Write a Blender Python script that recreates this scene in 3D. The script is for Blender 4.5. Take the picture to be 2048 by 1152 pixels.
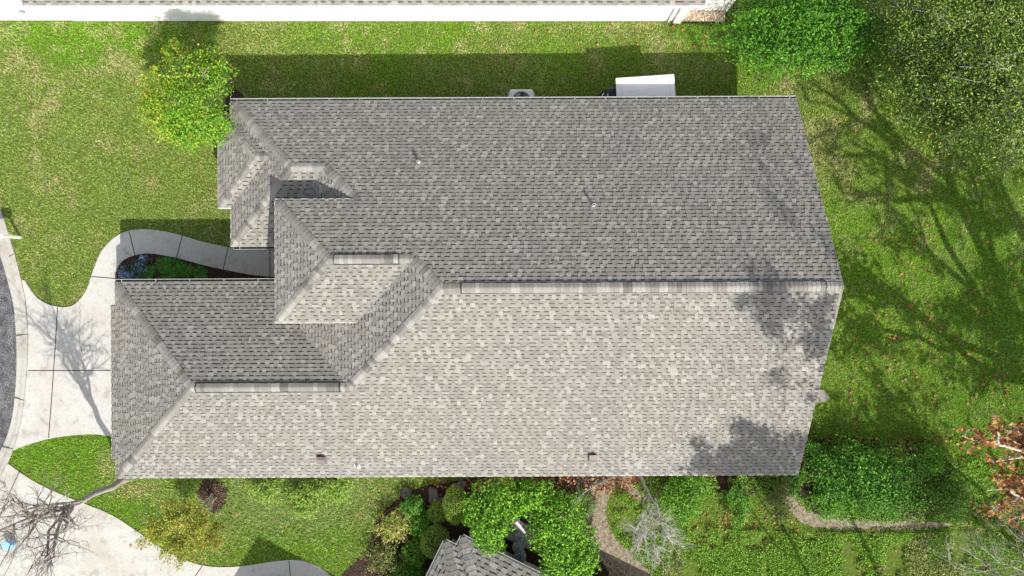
import bpy, math, random
import numpy as np
from mathutils import Vector, Matrix
from mathutils.geometry import tessellate_polygon

for o in list(bpy.data.objects): bpy.data.objects.remove(o)
scene = bpy.context.scene
COL = scene.collection
rng = np.random.default_rng(7)
random.seed(7)

# ------------------------------------------------------------------ camera
H = 28.3            # camera height over the ground (m)
F = 1365.0          # focal length in pixels of a 2048 wide picture
cam_d = bpy.data.cameras.new("camera"); cam = bpy.data.objects.new("camera", cam_d); COL.objects.link(cam)
cam.location = (0, 0, H); cam.rotation_euler = (0, 0, 0)
cam_d.sensor_width = 36.0; cam_d.lens = 36.0 * F / 2048.0; cam_d.clip_end = 600
scene.camera = cam

# ------------------------------------------------------------------ light
SX, SY = 0.496, -0.948                      # direction to the sun per metre of height
to_sun = Vector((SX, SY, 1.0)).normalized()
elev = math.asin(to_sun.z); azim = math.atan2(SX, SY)
world = bpy.data.worlds.new("World"); scene.world = world; world.use_nodes = True
nt = world.node_tree; nt.nodes.clear()
sky = nt.nodes.new('ShaderNodeTexSky'); sky.sky_type = 'NISHITA'; sky.sun_disc = False
sky.sun_elevation = elev; sky.sun_rotation = azim; sky.dust_density = 2.0; sky.ozone_density = 0.6
bg = nt.nodes.new('ShaderNodeBackground'); bg.inputs['Strength'].default_value = 0.10
wo = nt.nodes.new('ShaderNodeOutputWorld')
hs = nt.nodes.new('ShaderNodeHueSaturation'); hs.inputs['Saturation'].default_value = 0.42; nt.links.new(sky.outputs[0], hs.inputs['Color']); nt.links.new(hs.outputs[0], bg.inputs[0]); nt.links.new(bg.outputs[0], wo.inputs[0])
sun_d = bpy.data.lights.new("sun", 'SUN'); sun_d.energy = 3.0; sun_d.angle = math.radians(0.55)
sun_d.color = (1.0, 0.955, 0.88)
sun = bpy.data.objects.new("sun", sun_d); COL.objects.link(sun)
sun.rotation_euler = to_sun.to_track_quat('Z', 'Y').to_euler(); sun.location = (10, -20, 30)
scene.view_settings.view_transform = 'Standard'; scene.view_settings.look = 'None'
scene.view_settings.gamma = 1.0; scene.view_settings.use_curve_mapping = False
scene.view_settings.exposure = 1.04

# ------------------------------------------------------------------ helpers
def W(px, py, z=0.0):
    k = (H - z) / F
    return ((px - 1024) * k, (576 - py) * k)
def W3(px, py, z=0.0): return W(px, py, z) + (z,)

def tag(o, label=None, cat=None, group=None, kind=None):
    if label: o['label'] = label
    if cat: o['category'] = cat
    if group: o['group'] = group
    if kind: o['kind'] = kind
    return o
def thing(name, label, cat, loc=(0, 0, 0), rz=0.0, group=None):
    o = bpy.data.objects.new(name, None); COL.objects.link(o)
    o.location = loc; o.rotation_euler = (0, 0, rz); o.empty_display_size = .2
    return tag(o, label, cat, group)
def link(name, me, mat, parent=None, local=False):
    o = bpy.data.objects.new(name, me); COL.objects.link(o)
    if mat is not None and not me.materials: me.materials.append(mat)
    if parent is not None:
        o.parent = parent
        if not local:      # mesh given in world coordinates
            M = Matrix.Translation(parent.location) @ parent.rotation_euler.to_matrix().to_4x4()
            q = parent
            while q.parent is not None:
                q = q.parent
                M = (Matrix.Translation(q.location) @ q.rotation_euler.to_matrix().to_4x4()) @ M
            o.matrix_parent_inverse = M.inverted()
    return o

def np_mesh(name, verts, loops, per, cols=None, smooth=False):
    """verts (n,3); loops flat vertex index; per = verts per face (int or array); cols = per-face rgb"""
    me = bpy.data.meshes.new(name)
    verts = np.asarray(verts, dtype=np.float32); loops = np.asarray(loops, dtype=np.int32)
    if np.isscalar(per):
        nf = len(loops) // per; tot = np.full(nf, per, dtype=np.int32)
    else:
        tot = np.asarray(per, dtype=np.int32); nf = len(tot)
    start = np.concatenate([[0], np.cumsum(tot)[:-1]]).astype(np.int32)
    me.vertices.add(len(verts)); me.loops.add(len(loops)); me.polygons.add(nf)
    me.vertices.foreach_set('co', verts.ravel())
    me.loops.foreach_set('vertex_index', loops)
    me.polygons.foreach_set('loop_start', start); me.polygons.foreach_set('loop_total', tot)
    me.polygons.foreach_set('use_smooth', np.full(nf, bool(smooth)))
    if cols is not None:
        cols = np.asarray(cols, dtype=np.float32)
        ca = me.color_attributes.new('Col', 'FLOAT_COLOR', 'CORNER')
        c = np.ones((nf, 4), dtype=np.float32); c[:, :3] = cols
        ca.data.foreach_set('color', np.repeat(c, tot, axis=0).ravel())
    me.update(calc_edges=True); me.validate()
    return me

class MB:
    """collects faces, builds ONE mesh object"""
    def __init__(s): s.v = []; s.l = []; s.t = []; s.c = []; s.cur = (1, 1, 1)
    def face(s, pts, col=None):
        n = len(s.v); s.v.extend(pts); s.l.extend(range(n, n + len(pts))); s.t.append(len(pts)); s.c.append(col or s.cur)
    def mesh(s, vs, fs, col=None):
        n = len(s.v); s.v.extend([tuple(q) for q in vs])
        for f in fs:
            s.l.extend(n + i for i in f); s.t.append(len(f)); s.c.append(col or s.cur)
    def box(s, c, d, rz=0.0, bev=0.0, col=None, M=None):
        x, y, z = d[0] / 2, d[1] / 2, d[2] / 2
        if bev > 0:
            b = min(bev, x * .9, y * .9, z * .9); vs = []; fs = []
            prof = [(-z, b), (-z + b, 0), (z - b, 0), (z, b)]
            for (zz, k) in prof:
                xx, yy = x - k, y - k; cb = b
                vs += [(-xx + cb, -yy, zz), (xx - cb, -yy, zz), (xx, -yy + cb, zz), (xx, yy - cb, zz),
                       (xx - cb, yy, zz), (-xx + cb, yy, zz), (-xx, yy - cb, zz), (-xx, -yy + cb, zz)]
            for r in range(3):
                for i in range(8):
                    j = (i + 1) % 8; fs.append((r * 8 + i, r * 8 + j, r * 8 + 8 + j, r * 8 + 8 + i))
            fs.append(tuple(range(7, -1, -1))); fs.append(tuple(range(24, 32)))
        else:
            vs = [(-x, -y, -z), (x, -y, -z), (x, y, -z), (-x, y, -z), (-x, -y, z), (x, -y, z), (x, y, z), (-x, y, z)]
            fs = [(0, 3, 2, 1), (4, 5, 6, 7), (0, 1, 5, 4), (1, 2, 6, 5), (2, 3, 7, 6), (3, 0, 4, 7)]
        m = Matrix.Translation(c) @ (M if M is not None else Matrix.Rotation(rz, 4, 'Z'))
        s.mesh([m @ Vector(q) for q in vs], fs, col)
    def tube(s, pts, rads, k=6, col=None, caps=True):
        pts = [Vector(p) for p in pts]; n = len(pts)
        if not hasattr(rads, '__len__'): rads = [rads] * n
        vs = []; up = Vector((0.31, 0.17, 0.93))
        for i, p in enumerate(pts):
            d = (pts[min(i + 1, n - 1)] - pts[max(i - 1, 0)])
            if d.length < 1e-7: d = Vector((0, 0, 1))
            d.normalize(); a = d.cross(up)
            if a.length < .05: a = d.cross(Vector((1, 0, 0)))
            a.normalize(); b = d.cross(a)
            for j in range(k):
                t = 2 * math.pi * j / k
                vs.append(p + (a * math.cos(t) + b * math.sin(t)) * rads[i])
        fs = []
        for i in range(n - 1):
            for j in range(k):
                j2 = (j + 1) % k; fs.append((i * k + j, i * k + j2, (i + 1) * k + j2, (i + 1) * k + j))
        if caps:
            fs.append(tuple(range(k - 1, -1, -1))); fs.append(tuple(range((n - 1) * k, n * k)))
        s.mesh(vs, fs, col)
    def lathe(s, c, prof, k=20, col=None, M=None):
        vs = []; m = Matrix.Translation(c) @ (M if M is not None else Matrix.Identity(4))
        for (r, z) in prof:
            for j in range(k):
                t = 2 * math.pi * j / k; vs.append(m @ Vector((r * math.cos(t), r * math.sin(t), z)))
        fs = []
        for i in range(len(prof) - 1):
            for j in range(k):
                j2 = (j + 1) % k; fs.append((i * k + j, i * k + j2, (i + 1) * k + j2, (i + 1) * k + j))
        fs.append(tuple(range(k - 1, -1, -1))); fs.append(tuple(range((len(prof) - 1) * k, len(prof) * k)))
        s.mesh(vs, fs, col)
    def prism(s, poly, z0, z1, col=None):
        """poly in xy, extruded between z0 and z1"""
        a = sum(poly[i][0] * poly[(i + 1) % len(poly)][1] - poly[(i + 1) % len(poly)][0] * poly[i][1] for i in range(len(poly)))
        if a < 0: poly = poly[::-1]
        n = len(poly); vs = [(p[0], p[1], z0) for p in poly] + [(p[0], p[1], z1) for p in poly]
        if n > 4:
            tr = tessellate_polygon([[Vector((p[0], p[1], 0)) for p in poly]]); top = []
            for t in tr:
                (ax, ay), (bx, by), (cx, cy) = [poly[i] for i in t]
                if (bx - ax) * (cy - ay) - (by - ay) * (cx - ax) < 0: t = t[::-1]
                top.append(tuple(n + i for i in t)); top.append(tuple(t[::-1]))
        else: top = [tuple(range(n - 1, -1, -1)), tuple(range(n, 2 * n))]
        fs = top + [(i, (i + 1) % n, n + (i + 1) % n, n + i) for i in range(n)]
        s.mesh(vs, fs, col)
    def build(s, name, mat, parent=None, smooth=False, local=False):
        me = np_mesh(name, s.v, s.l, s.t, s.c, smooth)
        return link(name, me, mat, parent, local)

# ------------------------------------------------------------------ materials
def new_mat(name):
    m = bpy.data.materials.new(name); m.use_nodes = True; n = m.node_tree; n.nodes.clear()
    out = n.nodes.new('ShaderNodeOutputMaterial'); p = n.nodes.new('ShaderNodeBsdfPrincipled')
    n.links.new(p.outputs[0], out.inputs[0]); return m, n, p, out
def noise(n, scale, detail=4, rough=.6, coord=None):
    t = n.nodes.new('ShaderNodeTexNoise'); t.inputs['Scale'].default_value = scale
    t.inputs['Detail'].default_value = detail; t.inputs['Roughness'].default_value = rough
    if coord is None: coord = n.nodes.new('ShaderNodeNewGeometry').outputs['Position']
    n.links.new(coord, t.inputs['Vector']); return t
def ramp(n, src, stops):
    r = n.nodes.new('ShaderNodeValToRGB'); e = r.color_ramp.elements
    while len(e) < len(stops): e.new(.5)
    for i, (p, c) in enumerate(stops): e[i].position = p; e[i].color = (c[0], c[1], c[2], 1)
    n.links.new(src, r.inputs[0]); return r
def mix(n, a, b, fac, mode='MIX'):
    m = n.nodes.new('ShaderNodeMix'); m.data_type = 'RGBA'; m.blend_type = mode
    if isinstance(fac, (int, float)): m.inputs[0].default_value = fac
    else: n.links.new(fac, m.inputs[0])
    for i, v in ((6, a), (7, b)):
        if isinstance(v, tuple): m.inputs[i].default_value = (v[0], v[1], v[2], 1)
        else: n.links.new(v, m.inputs[i])
    return m.outputs[2]
def bump(n, p, h, strength=.4, dist=.02):
    b = n.nodes.new('ShaderNodeBump'); b.inputs['Strength'].default_value = strength; b.inputs['Distance'].default_value = dist
    n.links.new(h, b.inputs['Height']); n.links.new(b.outputs[0], p.inputs['Normal'])
def plain(name, col, rough=.6, metal=0.0, var=.12, scale=6.0, spec=.5):
    m, n, p, o = new_mat(name); t = noise(n, scale, 5)
    c = ramp(n, t.outputs['Fac'], [(.3, tuple(x * (1 - var) for x in col)), (.7, tuple(min(1, x * (1 + var)) for x in col))])
    n.links.new(c.outputs[0], p.inputs['Base Color']); p.inputs['Roughness'].default_value = rough
    p.inputs['Metallic'].default_value = metal; p.inputs['Specular IOR Level'].default_value = spec
    return m
def attr_mat(name, rough=.8, fine=60.0, amt=.25, transl=0.0, spec=.3, large=None):
    """base colour from the mesh's per-piece colour, broken by fine grain"""
    m, n, p, o = new_mat(name); a = n.nodes.new('ShaderNodeAttribute'); a.attribute_name = 'Col'
    t = noise(n, fine, 3)
    g = ramp(n, t.outputs['Fac'], [(.3, (1 - amt,) * 3), (.7, (1 + amt * .6,) * 3)])
    c = mix(n, a.outputs['Color'], g.outputs[0], 1.0, 'MULTIPLY')
    if large:
        t2 = noise(n, large[0], 4, .55); r2 = ramp(n, t2.outputs['Fac'], [(.32, large[1]), (.5, (1, 1, 1)), (.7, large[2])])
        c = mix(n, c, r2.outputs[0], 1.0, 'MULTIPLY')
    n.links.new(c, p.inputs['Base Color']); p.inputs['Roughness'].default_value = rough
    p.inputs['Specular IOR Level'].default_value = spec
    if transl > 0:
        tr = n.nodes.new('ShaderNodeBsdfTranslucent'); n.links.new(c, tr.inputs[0])
        ms = n.nodes.new('ShaderNodeMixShader'); ms.inputs[0].default_value = transl
        n.links.new(p.outputs[0], ms.inputs[1]); n.links.new(tr.outputs[0], ms.inputs[2]); n.links.new(ms.outputs[0], o.inputs[0])
    return m

M = {}
M['shingle'] = attr_mat('asphalt_shingle', .95, 55, .30, 0, .15, (0.35, (.93, .95, .97), (1.02, 1.0, .985)))
M['leaf'] = attr_mat('leaf', .5, 20, .2, .28, .35)
M['grass'] = attr_mat('grass_blade', .65, 8, .15, .22, .2)
M['bark'] = attr_mat('bark', .9, 30, .35, 0, .1)
M['chips'] = attr_mat('mulch_chips', .9, 30, .3, 0, .1)
M['stone'] = attr_mat('pebbles', .85, 30, .2, 0, .2)
M['white'] = plain('white_paint', (.85, .845, .83), .5, 0, .05, 2)
M['stucco'] = plain('white_stucco', (.86, .85, .83), .85, 0, .05, 3)
M['beige'] = plain('beige_stucco', (.52, .47, .40), .9, 0, .08, 3)
M['siding'] = plain('sage_siding', (.40, .42, .33), .7, 0, .08, 2)
M['soffit'] = plain('soffit', (.6, .58, .54), .8, 0, .05, 2)
M['gutter'] = plain('gutter_aluminium', (.40, .41, .40), .35, .1, .08, 3)
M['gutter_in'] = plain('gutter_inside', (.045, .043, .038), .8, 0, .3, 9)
M['black'] = plain('black_plastic', (.018, .018, .02), .6, 0, .2, 9)
M['darkglass'] = plain('dark_glass', (.02, .035, .045), .08, 0, .2, 3)
M['rubber'] = plain('rubber', (.03, .03, .03), .8, 0, .2, 9)
M['brown'] = plain('brown_metal', (.12, .085, .075), .5, .2, .1, 6)
M['mauve'] = plain('faded_brown_metal', (.19, .155, .16), .35, .1, .08, 6)
M['grey'] = plain('grey_plastic', (.20, .235, .25), .55, 0, .15, 6)
M['lightgrey'] = plain('light_grey_paint', (.66, .69, .70), .45, 0, .08, 6)
M['steel'] = plain('steel', (.45, .46, .47), .35, .6, .1, 9)
M['lead'] = plain('white_pipe', (.5, .5, .49), .35, 0, .05, 9)
M['pipe_base'] = plain('grey_flashing', (.24, .23, .21), .9, 0, .1, 9)
M['blue'] = plain('light_blue_plastic', (.25, .50, .78), .4, 0, .1, 9)
M['glass'] = plain('window_glass', (.06, .08, .09), .08, 0, .2, 1)
M['seat'] = plain('beige_vinyl', (.45, .40, .33), .5, 0, .1, 6)
M['boulder'] = plain('boulder', (.11, .10, .09), .9, 0, .3, 5)

def concrete_mat(name, base, stain, amt=.5):
    m, n, p, o = new_mat(name)
    a = noise(n, .55, 6, .62); b = noise(n, 14, 4); c = noise(n, 2.4, 5, .7)
    r1 = ramp(n, a.outputs['Fac'], [(.30, stain), (.52, base), (.8, tuple(x * 1.05 for x in base))])
    r2 = ramp(n, b.outputs['Fac'], [(.3, (.90,) * 3), (.7, (1.06,) * 3)])
    r3 = ramp(n, c.outputs['Fac'], [(.30, (.70, .67, .60)), (.47, (1, 1, 1))])
    k = mix(n, r1.outputs[0], r2.outputs[0], 1.0, 'MULTIPLY'); k = mix(n, k, r3.outputs[0], amt, 'MULTIPLY')
    n.links.new(k, p.inputs['Base Color']); p.inputs['Roughness'].default_value = .9; p.inputs['Specular IOR Level'].default_value = .2
    bump(n, p, b.outputs['Fac'], .3, .01); return m
M['concrete'] = concrete_mat('concrete', (.47, .462, .435), (.41, .395, .355), .9)
M['concrete2'] = concrete_mat('stained_concrete', (.46, .45, .42), (.37, .35, .30), .9)
M['kerb'] = concrete_mat('gutter_concrete', (.43, .415, .375), (.30, .275, .235), .95)
m, n, p, o = new_mat('asphalt'); a = noise(n, 26, 5, .7); b = noise(n, 2.2, 5, .7)
r = ramp(n, a.outputs['Fac'], [(.36, (.03, .03, .033)), (.52, (.085, .085, .09)), (.66, (.26, .26, .27))])
r2 = ramp(n, b.outputs['Fac'], [(.35, (.55,) * 3), (.62, (1.5,) * 3)])
n.links.new(mix(n, r.outputs[0], r2.outputs[0], 1.0, 'MULTIPLY'), p.inputs['Base Color']); p.inputs['Roughness'].default_value = .95
bump(n, p, a.outputs['Fac'], .8, .02); M['asphalt'] = m
m, n, p, o = new_mat('turf_soil'); a = noise(n, 9, 6, .7); b = noise(n, .4, 4)
r = ramp(n, a.outputs['Fac'], [(.35, (.05, .08, .012)), (.6, (.12, .17, .03))])
n.links.new(r.outputs[0], p.inputs['Base Color']); p.inputs['Roughness'].default_value = 1; p.inputs['Specular IOR Level'].default_value = .1
bump(n, p, a.outputs['Fac'], .8, .04); M['soil'] = m
m, n, p, o = new_mat('mulch'); a = noise(n, 16, 6, .75)
r = ramp(n, a.outputs['Fac'], [(.38, (.012, .008, .006)), (.55, (.05, .028, .02)), (.7, (.11, .065, .045))])
n.links.new(r.outputs[0], p.inputs['Base Color']); p.inputs['Roughness'].default_value = 1
bump(n, p, a.outputs['Fac'], 1, .04); M['mulch'] = m
m, n, p, o = new_mat('dry_sand'); a = noise(n, 7, 7, .75); b = noise(n, 1.2, 4)
r = ramp(n, a.outputs['Fac'], [(.34, (.09, .07, .045)), (.5, (.23, .19, .135)), (.7, (.40, .34, .26))])
n.links.new(r.outputs[0], p.inputs['Base Color']); p.inputs['Roughness'].default_value = 1
bump(n, p, a.outputs['Fac'], 1, .05); M['sand'] = m

# numpy value noise for placing and colouring small things
def vnoise(x, y, scale, seed=0):
    x = np.asarray(x) / scale + seed * 17.13; y = np.asarray(y) / scale + seed * 5.71
    xi = np.floor(x).astype(np.int64); yi = np.floor(y).astype(np.int64); fx = x - xi; fy = y - yi
    def h(a, b):
        v = (a * 374761393 + b * 668265263 + seed * 1442695) & 0x7fffffff
        v = ((v ^ (v >> 13)) * 1274126177) & 0x7fffffff
        return ((v ^ (v >> 16)) & 0xffff) / 65535.0
    sx = fx * fx * (3 - 2 * fx); sy = fy * fy * (3 - 2 * fy)
    return (h(xi, yi) * (1 - sx) + h(xi + 1, yi) * sx) * (1 - sy) + (h(xi, yi + 1) * (1 - sx) + h(xi + 1, yi + 1) * sx) * sy
def fbm(x, y, scale, seed=0):
    return (vnoise(x, y, scale, seed) * .5 + vnoise(x, y, scale / 2.1, seed + 1) * .3 + vnoise(x, y, scale / 4.3, seed + 2) * .2)
def inside(poly, x, y):
    r = np.zeros(len(x), dtype=bool); n = len(poly); j = n - 1
    for i in range(n):
        xi, yi = poly[i]; xj, yj = poly[j]
        c = ((yi > y) != (yj > y))
        with np.errstate(divide='ignore', invalid='ignore'):
            c &= x < (xj - xi) * (y - yi) / ((yj - yi) if yj != yi else 1e-9) + xi
        r ^= c; j = i
    return r
def smooth_poly(pts, closed=True, n=5):
    """Catmull-Rom through pts"""
    out = []; N = len(pts)
    rng_ = range(N) if closed else range(N - 1)
    for i in rng_:
        p0 = pts[(i - 1) % N] if closed else pts[max(i - 1, 0)]
        p1 = pts[i]; p2 = pts[(i + 1) % N] if closed else pts[i + 1]
        p3 = pts[(i + 2) % N] if closed else pts[min(i + 2, N - 1)]
        for k in range(n):
            t = k / n
            out.append(tuple(.5 * ((2 * p1[a]) + (-p0[a] + p2[a]) * t + (2 * p0[a] - 5 * p1[a] + 4 * p2[a] - p3[a]) * t * t + (-p0[a] + 3 * p1[a] - 3 * p2[a] + p3[a]) * t ** 3) for a in range(len(p1))))
    if not closed: out.append(tuple(pts[-1]))
    return out
def rough(pts, amp=3.0, seed=1):
    R = random.Random(seed); out = []
    for i in range(len(pts)):
        a, b = pts[i], pts[(i + 1) % len(pts)]; n = max(1, int(math.hypot(b[0] - a[0], b[1] - a[1]) / 5))
        for k in range(n):
            t = k / n; out.append((a[0] + (b[0] - a[0]) * t + R.uniform(-amp, amp), a[1] + (b[1] - a[1]) * t + R.uniform(-amp, amp)))
    return out
def PX(lst, z=0.0): return [W(a, b, z) for a, b in lst]

# ------------------------------------------------------------------ ground, road, concrete
def sheet(name, poly, z, mat, thick=0.0):
    mb = MB()
    mb.prism(poly, z - max(thick, .002), z)
    o = mb.build(name, mat); o['kind'] = 'structure'
    return o
mb = MB(); mb.face([(-150, -150, 0), (150, -150, 0), (150, 150, 0), (-150, 150, 0)])
tag(mb.build('ground', M['soil']), kind='structure')

gut_out = [(-60, 300), (-25, 360), (0, 412), (22, 480), (40, 545), (53, 610), (57, 690), (53, 760), (45, 830), (30, 890), (5, 945), (-30, 1010), (-90, 1080)]
gut_in = [(-90, 300), (-60, 380), (-25, 450), (0, 510), (15, 560), (28, 615), (33, 690), (33, 750), (27, 820), (15, 870), (-8, 920), (-50, 990), (-120, 1060)]
go = smooth_poly(gut_out, False, 4); gi = smooth_poly(gut_in, False, 4)
road_poly = PX(gi) + PX([(-700, 1400), (-700, 100), (-200, 100)])
sheet('road', road_poly, .006, M['asphalt'])
gut_poly = PX(go) + PX(gi[::-1])
# gutter strip: shallow pan with a raised back
gm = MB(); A = PX(go); B = PX(gi)
for i in range(len(A) - 1):
    def L(t, z, q): return (A[q][0] + (B[q][0] - A[q][0]) * t, A[q][1] + (B[q][1] - A[q][1]) * t, z)
    for (t0, z0, t1, z1) in ((0, .055, .28, .05), (.28, .05, .62, .018), (.62, .018, 1, .014)):
        gm.face([L(t0, z0, i), L(t0, z0, i + 1), L(t1, z1, i + 1), L(t1, z1, i)])
    gm.face([L(0, 0, i), L(0, 0, i + 1), L(0, .055, i + 1), L(0, .055, i)])
    gm.face([L(1, .014, i), L(1, .014, i + 1), L(1, 0, i + 1), L(1, 0, i)])
gutter_pan = tag(gm.build('road_gutter', M['kerb']), kind='structure')
jm = MB()
for (a, b) in (((33, 672), (57, 668)), ((20, 513), (30, 508)), ((30, 795), (50, 800)), ((6, 893), (28, 897))):
    p, q = W(*a), W(*b); d = Vector((q[0] - p[0], q[1] - p[1], 0)); ln = d.length
    jm.box(((p[0] + q[0]) / 2, (p[1] + q[1]) / 2, .052), (ln, .02, .02), math.atan2(d.y, d.x))
jm.build('joint', M['black'], gutter_pan)

drive = [(50, 560), (70, 590), (92, 606), (115, 613), (140, 613), (158, 602), (175, 578), (186, 545), (200, 510), (214, 490), (236, 471), (262, 461), (300, 459),
         (350, 467), (400, 482), (440, 491), (480, 498), (552, 501)]
walk_in = [(552, 554), (500, 549), (420, 533), (350, 515), (300, 507), (270, 511), (246, 522), (233, 542), (231, 560)]
island_n = [(222, 872), (180, 868), (110, 875), (55, 890), (22, 905), (16, 926)]
low = [(16, 926), (65, 960), (120, 987), (178, 1010), (225, 1030), (275, 1062), (330, 1100), (400, 1129), (470, 1133), (550, 1122), (600, 1120), (640, 1135), (668, 1156), (720, 1200)]
dr = smooth_poly(drive, False, 4); wi = smooth_poly(walk_in, False, 4); isl = smooth_poly(island_n, False, 3); lw = smooth_poly(low, False, 4)
drive_poly = PX(dr) + PX(wi) + PX([(231, 562), (260, 562), (260, 872)]) + PX(isl) + PX([(q[0] + 1, q[1]) for q in go if 560 < q[1] < 926][::-1])
dv = MB(); dv.prism(drive_poly, 0, .045); driveway = tag(dv.build('driveway', M['concrete']), kind='structure')
low_poly = PX(lw) + PX([(720, 1500), (-500, 1500), (-300, 1250), (-30, 1012)]) + PX([(q[0] + 1, q[1]) for q in go if 926 < q[1] < 1010][::-1])
dv = MB(); dv.prism(low_poly, 0, .04); drive2 = tag(dv.build('shared_driveway', M['concrete2']), kind='structure')
def strips(name, segs, z, w, parent, mat='black'):
    mb = MB()
    for s in segs:
        pts = [Vector(W3(a, b, z)) for a, b in s]
        for i in range(len(pts) - 1):
            d = pts[i + 1] - pts[i]; nn = Vector((-d.y, d.x, 0)).normalized() * w / 2
            mb.face([pts[i] - nn, pts[i + 1] - nn, pts[i + 1] + nn, pts[i] + nn])
    return mb.build(name, M[mat], parent)
for s in ([(115, 614), (110, 700), (103, 800), (97, 876)], [(56, 741), (140, 741), (222, 741)], [(183, 553), (232, 557)], [(258, 463), (270, 511)],
          [(365, 470), (353, 515)], [(456, 495), (446, 540)], [(540, 500), (540, 553)]):
    strips('joint', [s], .049, .035, driveway)
strips('joint', [[(405, 1131), (385, 1160)]], .044, .035, drive2); strips('joint', [[(578, 1122), (581, 1160)]], .044, .035, drive2)
strips('joint', [[(40, 940), (8, 1010), (-10, 1060)]], .044, .03, drive2)
cr = [(160, 605)]
for i in range(26): cr.append((cr[-1][0] + random.uniform(-1.6, 3.2), cr[-1][1] + 5))
strips('crack', [cr], .0495, .014, driveway, 'brown')
cr = [(352, 1050), (330, 1080), (300, 1104), (280, 1110), (250, 1118), (215, 1135), (180, 1160)]
porch = MB(); porch.prism(PX([(553, 498), (640, 498), (640, 556), (553, 556)]), 0, .10)
tag(porch.build('porch_slab', M['concrete']), kind='structure')

# lawn limits
house_foot = [(-14.4, .1), (-10.3, .1), (-10.3, 7.05), (10.4, 7.05), (10.4, -6.9), (-14.5, -6.9)]
foot_rects = [(-14.9, -7.0, -5, .2), (-10.4, 1.7, 10.55, 6.95), (-9, -1, 10.55, 6.9), (-5, -7, 10.55, 7), (-10.9, 3.2, -10, 6.4)]
bed_s = [(712, 1170), (733, 1105), (752, 1045), (786, 1002), (830, 978), (880, 966), (950, 957), (1000, 948), (1160, 948), (1215, 950), (1200, 990), (1190, 1060), (1200, 1100), (1240, 1160)]
bed_s = smooth_poly(bed_s, True, 3)
bed_walk = PX(wi) + [W(231, 575), W(555, 575)]
sand_path = [(1262, 940), (1300, 945), (1300, 985), (1275, 1000), (1240, 975), (1222, 985), (1212, 1030), (1228, 1075), (1262, 1105), (1305, 1150), (1330, 1190), (1230, 1190), (1215, 1140), (1185, 1095), (1182, 1050), (1190, 1000), (1180, 970), (1215, 955)]
sand_path = smooth_poly(sand_path, True, 3)
sand2 = smooth_poly([(1582, 985), (1602, 1012), (1640, 1030), (1720, 1038), (1800, 1042), (1880, 1044), (1930, 1047), (1880, 1054), (1800, 1058), (1700, 1058), (1640, 1055), (1595, 1040), (1572, 1005)], True, 3)
bed_e = smooth_poly([(1590, 900), (1620, 880), (1700, 878), (1800, 880), (1870, 890), (1910, 930), (1900, 1000), (1850, 1040), (1640, 1035), (1585, 985), (1300, 1000), (1300, 945), (1590, 945)], True, 2)
ring = [(395, 985), (405, 965), (425, 958), (447, 966), (458, 985), (455, 1008), (440, 1022), (420, 1024), (412, 1008), (403, 1000)]
ring = smooth_poly(ring, True, 3)
nbed = [(456, 186), (470, 178), (488, 188), (488, 215), (440, 300), (432, 270), (448, 215)]
gravel = [W(1352, 43), W(1449, 42), W(1449, 18), W(1352, 18)]
beds = {'s': PX(rough(bed_s, 2)), 'walk': bed_walk, 'sand': PX(rough(sand_path, 2.6)), 'sand2': PX(rough(sand2, 3.2)), 'e': PX(rough(bed_e, 3)), 'ring': PX(rough(ring, 3.5)), 'n': PX(nbed), 'gravel': gravel}
sheet('mulch_bed', beds['s'], .012, M['mulch']); sheet('mulch_bed', beds['walk'], .03, M['mulch'], .02)
sheet('mulch_bed', beds['e'], .012, M['mulch']); sheet('mulch_bed', beds['ring'], .012, M['mulch']); sheet('mulch_bed', beds['n'], .012, M['mulch'])
sheet('dirt_path', beds['sand'], .018, M['sand']); sheet('dirt_path', beds['sand2'], .018, M['sand'])

# ------------------------------------------------------------------ shingled roofs
m51 = 0.51
GREYS = [(.238, .228, .205), (.224, .215, .193), (.256, .246, .221), (.208, .199, .180), (.292, .283, .256), (.310, .301, .275), (.262, .249, .224), (.150, .146, .134)]
def clip(poly, cv):
    """clip convex subject to convex polygon (both in (s,t)), cv is CCW"""
    out = poly
    n = len(cv)
    for i in range(n):
        ax, ay = cv[i]; bx, by = cv[(i + 1) % n]; ex, ey = bx - ax, by - ay
        res = []; k = len(out)
        if k == 0: return []
        ds = [ex * (q[1] - ay) - ey * (q[0] - ax) for q in out]
        for j in range(k):
            d0, d1 = ds[j], ds[(j + 1) % k]; p, q = out[j], out[(j + 1) % k]
            if d0 >= -1e-9: res.append(p)
            if (d0 > 1e-9 and d1 < -1e-9) or (d0 < -1e-9 and d1 > 1e-9):
                f = d0 / (d0 - d1); res.append((p[0] + (q[0] - p[0]) * f, p[1] + (q[1] - p[1]) * f))
        out = res
    return out
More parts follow.
